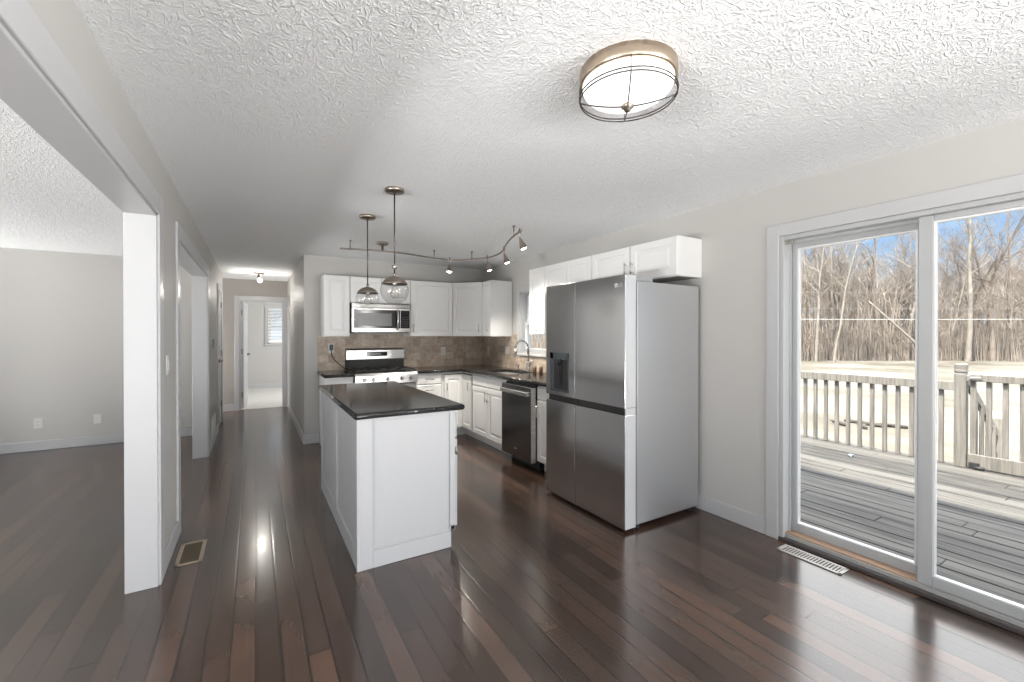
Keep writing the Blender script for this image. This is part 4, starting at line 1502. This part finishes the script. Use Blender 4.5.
GO = 'white outlet plates'
plate('outlet_plate', 'white outlet plate low on the living room wall, the left one', 'outlet', (-2.225, YLIV - 0.0, 0.325), 0, 0.075, 0.12, 'outlet', GO)
plate('outlet_plate', 'white outlet plate low on the living room wall, nearer the white column', 'outlet', (-1.70, YLIV - 0.0, 0.325), 0, 0.075, 0.12, 'blank', GO)
plate('outlet_plate', 'white outlet plate on the tile backsplash between range and corner', 'outlet', (2.385, YK - 0.008, 1.139), 0, 0.075, 0.12, 'outlet', GO)
plate('outlet_plate', 'white outlet plate on the right tile backsplash near the corner', 'outlet', (XR - 0.008, 5.765, 1.145), R90, 0.075, 0.12, 'outlet', GO)
plate('outlet_plate', 'white outlet plate with a plugged-in cord left of the range', 'outlet', (0.845, YK - 0.008, 1.205), 0, 0.075, 0.12, 'outlet', GO)
plate('switch_plate', 'white double switch plate on the backsplash beside the sink window', 'switch', (XR - 0.008, 5.20, 1.16), R90, 0.118, 0.12, 'switch', 'white switch plates')
plate('switch_plate', 'white switch plate on the narrow wall between the two cased openings', 'switch', (XL, 3.34, 1.20), PI / 2, 0.075, 0.12, 'switch', 'white switch plates')
pg = thing('power_cord', 'black plug and cord running from the outlet to the range', 'cord', (0.845, YK - 0.02, 1.20))
MB().box(-0.022, 0.022, -0.036, -0.0005, -0.02, 0.055, 0.006).build('adapter', M_DKPL, pg)
MB().tube([(0.0, -0.03, -0.015), (0.0, -0.035, -0.08), (0.03, -0.04, -0.14), (0.09, -0.045, -0.20), (0.145, -0.05, -0.25), (0.155, -0.05, -0.274)], 0.006, 8).build('cable', M_BLKM, pg)
tm = thing('thermostat', 'small dark wall thermostat on the left hall wall', 'thermostat', (XL, 6.70, 1.27), PI / 2)
MB().box(-0.06, 0.06, -0.022, -0.0003, -0.055, 0.055, 0.006).build('case', pm('thermostat_grey', (0.25, 0.24, 0.23), 0.4), tm)
MB().box(-0.035, 0.035, -0.0235, -0.0215, -0.01, 0.035, 0.001).build('screen', M_DISP, tm)

# ------------------------------------------------------------------ registers and return grille
rg_ = thing('floor_register', 'tan metal floor register with a dark grid beside the white column', 'floor vent', (-0.350, 3.385, 0.0005))
w2, l2 = 0.070, 0.165
t = MB().box(-w2, w2, -l2, -l2 + 0.022, 0, 0.005, 0.002).box(-w2, w2, l2 - 0.022, l2, 0, 0.005, 0.002).box(-w2, -w2 + 0.022, -l2, l2, 0, 0.005, 0.002).box(w2 - 0.022, w2, -l2, l2, 0, 0.005, 0.002)
t.build('frame', M_REGT, rg_)
MB().box(-w2 + 0.02, w2 - 0.02, -l2 + 0.02, l2 - 0.02, 0, 0.0015).build('duct_opening', M_REGD, rg_)
t = MB()
for i in range(18):
    y = -l2 + 0.03 + i * 0.0158
    t.box(-w2 + 0.02, w2 - 0.02, y - 0.002, y + 0.002, 0.0015, 0.004)
t.build('louvres', pm('bronze_louvre', (0.10, 0.075, 0.045), 0.5), rg_)
rg_ = thing('floor_register', 'pale slotted floor register in front of the sliding patio door', 'floor vent', (2.945, 1.325, 0.0005))
w2, l2 = 0.056, 0.178
t = MB().box(-w2, w2, -l2, -l2 + 0.018, 0, 0.006, 0.002).box(-w2, w2, l2 - 0.018, l2, 0, 0.006, 0.002).box(-w2, -w2 + 0.018, -l2, l2, 0, 0.006, 0.002).box(w2 - 0.018, w2, -l2, l2, 0, 0.006, 0.002)
for i in range(20):
    y = -l2 + 0.026 + i * 0.0172
    t.box(-w2 + 0.01, w2 - 0.01, y - 0.0030, y + 0.0030, 0.001, 0.0052)
t.build('grille', M_REGW, rg_)
MB().box(-w2 + 0.015, w2 - 0.015, -l2 + 0.015, l2 - 0.015, 0, 0.0012).build('duct_opening', M_REGD, rg_)
gr = thing('return_grille', 'white louvred return air grille low on the left hall wall', 'air grille', (XL, 6.62, 0.235), PI / 2)
t = MB().box(-0.33, 0.33, -0.008, -0.0003, -0.11, -0.09, 0.002).box(-0.33, 0.33, -0.008, -0.0003, 0.09, 0.11, 0.002).box(-0.33, -0.305, -0.008, -0.0003, -0.09, 0.09, 0.002).box(0.305, 0.33, -0.008, -0.0003, -0.09, 0.09, 0.002)
t.build('frame', M_TRIM, gr)
t = MB()
for i in range(9):
    z = -0.085 + i * 0.02
    t.prism([(-0.008, z), (-0.0065, z), (-0.0005, z + 0.014), (-0.002, z + 0.014)], 'x', -0.305, 0.305)
t.build('louvres', M_TRIM, gr)

# ------------------------------------------------------------------ outdoors: ground, deck, railing, gate, stairs
GZ = -1.0
gm = bmesh.new()
bmesh.ops.create_grid(gm, x_segments=40, y_segments=40, size=150)
for v_ in gm.verts:
    v_.co += Vector((40, 30, GZ))
g_me = MB()
g_me.bm.free()
g_me.bm = gm
g_o = g_me.build('ground', M_GRASS)
g_o['kind'] = 'structure'

DKZ = -0.05
XRAIL = 6.63
t = MB()
rnd = random.Random(3)
x = XR + 0.165
i = 0
while x < XRAIL + 0.10:
    y = -5.0 - rnd.random() * 2
    while y < 8:
        l_ = 3.6
        y1 = min(8, y + l_)
        t.box(x, x + 0.135, max(y, -5), y1 - 0.004, DKZ - 0.028, DKZ + rnd.uniform(-0.002, 0.002), 0.003)
        y = y1
    x += 0.148
t.box(XRAIL + 0.10, XRAIL + 0.14, -5, 8, DKZ - 0.25, DKZ - 0.03)
for yy in (-5, -1.5, 2.2, 5.4, 7.86):
    t.box(XR + 0.17, XRAIL + 0.10, yy, yy + 0.05, DKZ - 0.22, DKZ - 0.03)
    t.box(XRAIL - 0.05, XRAIL + 0.06, yy, yy + 0.12, GZ, DKZ - 0.03)
    t.box(XR + 0.3, XR + 0.4, yy, yy + 0.12, GZ, DKZ - 0.03)
deck = struct('deck', t, M_DECK)
struct('foundation', MB().box(XLIV - 0.1, XR + 0.15, YB - 0.1, YBED + 0.1, GZ, -0.1), M_SIDING)


def railing(name, label, y0, y1, ys, zt, zb, label_post=None, gate=False):
    yc = (y0 + y1) / 2
    r = thing(name, label, 'railing' if not gate else 'gate', (XRAIL, yc, DKZ + 0.002))
    return r, yc


rl = thing('deck_railing', 'weathered wooden railing of upright balusters along the far deck edge', 'railing', (XRAIL, 3.2, DKZ))
def L3(o, x0, x1, y0, y1, z0, z1):
    l_ = o.location
    return (x0 - l_.x, x1 - l_.x, y0 - l_.y, y1 - l_.y, z0 - l_.z, z1 - l_.z)


MB().box(*L3(rl, XRAIL - 0.060, XRAIL - 0.021, 1.555, 5.6, 0.772, 0.866), 0.003).build('top_rail', M_RAIL, rl)
yb_ = 1.672
while yb_ < 5.5:
    MB().box(*L3(rl, XRAIL - 0.020, XRAIL + 0.020, yb_ - 0.02, yb_ + 0.02, DKZ + 0.0, 0.832), 0.003).build('baluster', M_RAIL, rl)
    yb_ += 0.1265


def post(parent, x, y, zt):
    t_ = MB().box(*L3(parent, x - 0.047, x + 0.047, y - 0.047, y + 0.047, DKZ, zt - 0.12), 0.004)
    lc = parent.location
    c_ = (x - lc.x, y - lc.y, -lc.z)
    h_ = [zt - 0.12, zt - 0.112, zt - 0.100, zt - 0.092, zt - 0.075, zt - 0.067, zt - 0.015, zt]
    w_ = [0.047, 0.041, 0.041, 0.047, 0.047, 0.044, 0.047, 0.036]
    rings = [[(c_[0] + a * w_[i_], c_[1] + b_ * w_[i_], c_[2] + h_[i_]) for a, b_ in ((-1, -1), (1, -1), (1, 1), (-1, 1))] for i_ in range(8)]
    t_.loops(rings)
    return t_.build('post', M_RAIL, parent)


post(rl, XRAIL - 0.01, 1.512, 1.07)
post(rl, XRAIL - 0.01, 5.65, 1.07)
gt = thing('deck_gate', 'weathered wooden gate with a wide bottom board and black hinges', 'gate', (XRAIL, 0.95, DKZ))
MB().box(*L3(gt, XRAIL - 0.055, XRAIL - 0.018, 0.40, 1.452, 0.885, 0.957), 0.004).build('top_rail', M_RAIL, gt)
MB().box(*L3(gt, XRAIL - 0.055, XRAIL - 0.018, 0.40, 1.452, -0.035, 0.105), 0.004).build('bottom_board', M_RAIL, gt)
yb_ = 1.421
while yb_ > 0.42:
    MB().box(*L3(gt, XRAIL - 0.017, XRAIL + 0.022, yb_ - 0.02, yb_ + 0.02, -0.02, 0.94), 0.003).build('baluster', M_RAIL, gt)
    yb_ -= 0.1165
MB().box(*L3(gt, XRAIL - 0.066, XRAIL - 0.055, 1.35, 1.455, 0.905, 0.93), 0.002).box(*L3(gt, XRAIL - 0.070, XRAIL - 0.058, 1.435, 1.46, 0.885, 0.945), 0.002).build('latch', M_NICK, gt)
MB().box(*L3(gt, XRAIL - 0.068, XRAIL - 0.055, 1.36, 1.44, -0.03, 0.02), 0.003).cyl(Vector((XRAIL - 0.075, 1.40, -0.03)) - gt.location, Vector((XRAIL - 0.075, 1.32, -0.03)) - gt.location, 0.018).build('hinge', M_BLKM, gt)
r2 = thing('deck_railing', 'weathered wooden railing at the near right end of the deck', 'railing', (XRAIL, -0.6, DKZ))
post(r2, XRAIL - 0.01, 0.34, 1.07)
MB().box(*L3(r2, XRAIL - 0.060, XRAIL - 0.021, -3.0, 0.29, 0.772, 0.866), 0.004).build('top_rail', M_RAIL, r2)
yb_ = 0.18
while yb_ > -2.9:
    MB().box(*L3(r2, XRAIL - 0.020, XRAIL + 0.020, yb_ - 0.02, yb_ + 0.02, DKZ, 0.832), 0.003).build('baluster', M_RAIL, r2)
    yb_ -= 0.1265
# stair with a sloping handrail beyond the gate
st = thing('stair_railing', 'sloping wooden stair handrail and short newel post behind the gate', 'stair railing', (7.4, 1.45, GZ))
for i in range(4):
    st_z = DKZ - 0.19 * (i + 1)
    MB().box(*L3(st, XRAIL + 0.14 + 0.28 * i, XRAIL + 0.44 + 0.28 * i, 0.45, 1.44, st_z - 0.04, st_z), 0.003).build('step', M_DECK, st)
sx0, sx1 = XRAIL + 0.06, XRAIL + 1.28
za, zb = 0.84, 0.08
t = MB()
l_ = st.location
qa = [(sx0, za), (sx1, zb), (sx1, zb + 0.10), (sx0, za + 0.10)]
t.loops([[(px_ - l_.x, yy - l_.y, pz_ - l_.z) for px_, pz_ in qa] for yy in (1.47, 1.51)])
t.build('handrail', M_RAIL, st)
MB().box(*L3(st, sx1 - 0.045, sx1 + 0.045, 1.425, 1.515, GZ, 0.35), 0.004).build('newel_post', M_RAIL, st)
for f_ in (0.2, 0.4, 0.6, 0.8):
    xx = sx0 + (sx1 - sx0) * f_
    zz = za + (zb - za) * f_ + 0.05
    MB().box(*L3(st, xx - 0.018, xx + 0.018, 1.452, 1.488, GZ + 0.1, zz), 0.003).build('baluster', M_RAIL, st)
MB().box(*L3(st, sx0, sx1, 1.44, 1.47, GZ, GZ + 0.12)).build('stringer', M_RAIL, st)

# odds and ends outside
bp_ = MB()
bp_.tube([(0, 0, 0.002), (0.03, 0.03, 0.010), (0.06, 0.01, 0.006), (0.08, 0.05, 0.002)], [0.008, 0.014, 0.012, 0.006], 8)
sc_ = bp_.build('plastic_scrap', M_BLUE)
sc_.location = (5.95, 2.26, DKZ + 0.012)
tag(sc_, 'pale blue scrap lying on the sunlit deck boards', 'scrap')


def FW(dist, lat, z=GZ):
    """a point at a depth and sideways distance from the camera position, on the ground outside"""
    fx, fy = math.sin(YAW), math.cos(YAW)
    return Vector((fx * dist + fy * lat, fy * dist - fx * lat, z))


logs = [(13.25, 5.30, 0.55, 0.9, 'short charred branch farthest left on the lawn behind the balusters'),
        (13.75, 4.95, 0.9, 1.5, 'longest dark charred branch on the lawn, in the middle behind the balusters'),
        (13.3, 4.78, 0.5, 0.5, 'dark charred branch lying nearer the deck than the longest one'),
        (14.0, 4.45, 0.6, 1.9, 'short charred branch farthest right on the lawn behind the balusters')]
for lx, ly, ln, an, lab in logs:
    m = MB().tube([(-ln / 2, 0, 0), (-ln / 4, 0.03, 0.01), (ln / 4, -0.02, 0), (ln / 2, 0.02, 0)], [0.035, 0.05, 0.045, 0.03], 9)
    m.tube([(0, 0, 0.01), (0.14, 0.16, 0.04)], [0.025, 0.015], 7)
    o = m.build('charred_branch', M_LOG)
    o.location = (lx, ly, GZ + 0.045)
    o.rotation_euler = (0, 0, an)
    tag(o, lab, 'branch', 'charred branches on the lawn')


# ------------------------------------------------------------------ bare woodland
def tree_bm(seed, H, R0, first=0.35, n1=15, n2=6, n3=5, lean=0.03, fork=False):
    rr = random.Random(seed)
    t = MB()

    def limb(p, d_, L_, r0, r1, segs, sides, wob, up):
        pts, rs = [p.copy()], [r0]
        d_ = d_.normalized()
        for s in range(segs):
            d_ = (d_ + Vector((rr.gauss(0, wob), rr.gauss(0, wob), rr.gauss(0, wob) + up))).normalized()
            p = p + d_ * (L_ / segs)
            pts.append(p.copy())
            rs.append(r0 + (r1 - r0) * (s + 1) / segs)
        t.tube(pts, rs, sides, True, False)
        return pts, rs, d_

    def at(pts, rs, f):
        x_ = f * (len(pts) - 1)
        i_ = min(int(x_), len(pts) - 2)
        k_ = x_ - i_
        return pts[i_].lerp(pts[i_ + 1], k_), rs[i_] + (rs[i_ + 1] - rs[i_]) * k_, (pts[i_ + 1] - pts[i_]).normalized()

    def side(d_, ang):
        a = rr.uniform(0, 2 * PI)
        u = d_.orthogonal().normalized()
        v = d_.cross(u)
        return d_ * math.cos(ang) + (u * math.cos(a) + v * math.sin(a)) * math.sin(ang)

    stems = []
    d0 = Vector((rr.gauss(0, lean), rr.gauss(0, lean), 1))
    if fork:
        tp, tr, td = limb(Vector((0, 0, -0.2)), d0, H * 0.4, R0, R0 * 0.75, 5, 7, 0.03, 0.02)
        for s in range(2):
            stems.append((limb(tp[-1], side(td, 0.32), H * 0.62, R0 * 0.6, 0.02, 8, 6, 0.07, 0.05), 0.12))
    else:
        stems.append((limb(Vector((0, 0, -0.2)), d0, H, R0, 0.025, 11, 7, 0.045, 0.03), first))
    for (sp_, sr_, _), f0 in stems:
        for a in range(n1):
            f = f0 + (1 - f0) * (a + rr.random()) / n1
            p, r_, dd_ = at(sp_, sr_, min(f, 0.98))
            L1 = H * (0.30 - 0.20 * f) * rr.uniform(0.7, 1.25)
            b1 = limb(p, side(dd_, rr.uniform(0.5, 1.0)), L1, max(0.018, r_ * 0.5), 0.012, 5, 4, 0.13, 0.09)
            for c_ in range(n2):
                p2, r2_, d2_ = at(b1[0], b1[1], rr.uniform(0.25, 1.0))
                b2 = limb(p2, side(d2_, rr.uniform(0.4, 0.9)), L1 * rr.uniform(0.3, 0.55), max(0.011, r2_ * 0.6), 0.007, 3, 3, 0.16, 0.07)
                for e_ in range(n3):
                    p3, r3_, d3_ = at(b2[0], b2[1], rr.uniform(0.2, 1.0))
                    limb(p3, side(d3_, rr.uniform(0.4, 0.9)), L1 * rr.uniform(0.14, 0.3), 0.008, 0.004, 2, 3, 0.15, 0.06)
    return t


protos = []
for i, (H, R0, fk, mt) in enumerate(((15, 0.16, False, M_BARK), (17, 0.19, False, M_BARKD), (13, 0.11, False, M_BARK), (16, 0.21, True, M_BARKD), (14, 0.13, False, M_BARKP), (11, 0.08, False, M_BARK), (18, 0.22, False, M_BARK))):
    bm_ = tree_bm(20 + i, H, R0, first=0.30 if i % 2 else 0.42, fork=fk)
    bmesh.ops.recalc_face_normals(bm_.bm, faces=bm_.bm.faces[:])
    me = bpy.data.meshes.new('bare_tree')
    bm_.bm.to_mesh(me)
    bm_.bm.free()
    me.materials.append(mt)
    protos.append(me)


def put_tree(me, p, rz, sc_, label, group='bare woodland trees'):
    o = bpy.data.objects.new('bare_tree', me)
    o.location = p
    o.rotation_euler = (0, 0, rz)
    o.scale = (sc_, sc_, sc_)
    COL.objects.link(o)
    tag(o, label, 'tree', group)


rw = random.Random(11)
LAB = 'leafless grey woodland tree in the wood beyond the lawn'
PX = lambda px, dist: (px - 512) / F_PX * dist     # sideways offset of a bearing at a depth
# individually recognisable trees along the wood's edge
HERO = [(816, 37.5, 4, 0.95, 'pale-barked slim tree at the left of the patio door view'), (834, 37.0, 4, 0.85, 'pale-barked slim tree, second from the left in the door view'),
        (905, 39.0, 0, 1.0, 'straight grey tree just left of the door centre stile'), (848, 39.5, 2, 1.1, 'slim grey tree left of centre in the left glass panel'),
        (948, 38.5, 5, 1.15, 'short forking tree right beside the door centre stile'), (968, 37.5, 6, 0.95, 'thickest grey tree in the right glass panel'),
        (993, 38.0, 3, 0.95, 'tall forked tree right of the thickest trunk'), (1008, 39.5, 1, 0.9, 'brown tree near the right edge of the door view'),
        (870, 40.0, 1, 0.95, 'brown tall tree in the middle of the left glass panel')]
for px, dist, k_, s_, lab in HERO:
    put_tree(protos[k_], FW(dist, PX(px, dist)), rw.uniform(0, 6.28), s_, lab)
for i in range(255):
    if i < 190:
        dist = 39 + 36 * rw.random() ** 1.2
        la = PX(rw.uniform(775, 1060), dist)
    elif i < 225:
        dist = rw.uniform(39, 70)
        la = PX(rw.uniform(500, 775), dist)
    else:
        dist = rw.uniform(38, 70)
        la = PX(rw.uniform(1060, 1250), dist)
    put_tree(rw.choice(protos[:4] + protos[5:] + [protos[0], protos[2]]), FW(dist, la), rw.uniform(0, 6.28), rw.uniform(0.55, 0.85), LAB)
for i in range(14):
    put_tree(rw.choice(protos), Vector((rw.uniform(-6, 8), rw.uniform(30, 42), GZ)), rw.uniform(0, 6.28), rw.uniform(0.7, 1.0), LAB)
# leaning dead trunk
m = MB().tube([(-3.2, 0, 5.2), (-1.0, 0.1, 3.3), (1.5, 0, 1.0), (2.7, 0, -0.1)], [0.05, 0.08, 0.10, 0.12], 8)
o = m.build('leaning_trunk', M_BARKP)
o.location = FW(37.2, PX(906, 37.2))
o.rotation_euler = (0, 0, -YAW)
tag(o, 'pale dead trunk leaning diagonally among the trees', 'tree')

# dense undergrowth: thin stems nobody could count
t = MB()
for i in range(8500):
    dist = 38.2 + 26 * rw.random() ** 1.6
    la = PX(rw.uniform(480, 1260) if i % 3 == 0 else rw.uniform(770, 1070), dist)
    p = FW(dist, la, GZ - 0.05)
    h_ = rw.uniform(1.0, 3.4) if i % 3 else rw.uniform(3.5, 9.5)
    a = rw.uniform(0, 6.28)
    ln = rw.uniform(0.02, 0.22) * h_
    q_ = p + Vector((math.cos(a) * ln * 0.4, math.sin(a) * ln * 0.4, h_ * 0.55))
    e_ = p + Vector((math.cos(a) * ln, math.sin(a) * ln, h_))
    r0 = 0.012 + 0.004 * h_
    t.tube([p, q_, e_], [r0, r0 * 0.7, 0.006], 3, True, False)
    for k_ in range(3):
        s0 = q_.lerp(e_, rw.random())
        a2 = rw.uniform(0, 6.28)
        t.tube([s0, s0 + Vector((math.cos(a2) * 0.25 * h_, math.sin(a2) * 0.25 * h_, 0.22 * h_))], [r0 * 0.55, 0.005], 3, True, False)
o = t.build('underbrush', M_BRUSH)
tag(o, 'tangled brown leafless undergrowth along the edge of the wood', 'underbrush', kind='stuff')

# wires strung in front of the trees
for px_y, dz, lab in ((319.5, 0.0, 'lowest pale wire strung across in front of the wood'), (309.0, 0.0, 'middle wire strung across in front of the wood'), (293.0, 0.0, 'highest thin wire strung across in front of the wood')):
    dist = 35.0
    z = CAM_H + (334 - px_y) / F_PX * dist
    pts = []
    for k_ in range(21):
        f_ = k_ / 20
        pts.append(FW(dist, -5 + 75 * f_, z - 0.35 * math.sin(PI * f_) + 0.35))
    o = MB().tube(pts, 0.018 if px_y > 315 else 0.012, 5).build('overhead_wire', M_PLAST if px_y > 315 else M_BARKP)
    tag(o, lab, 'wire', 'wires in front of the wood')
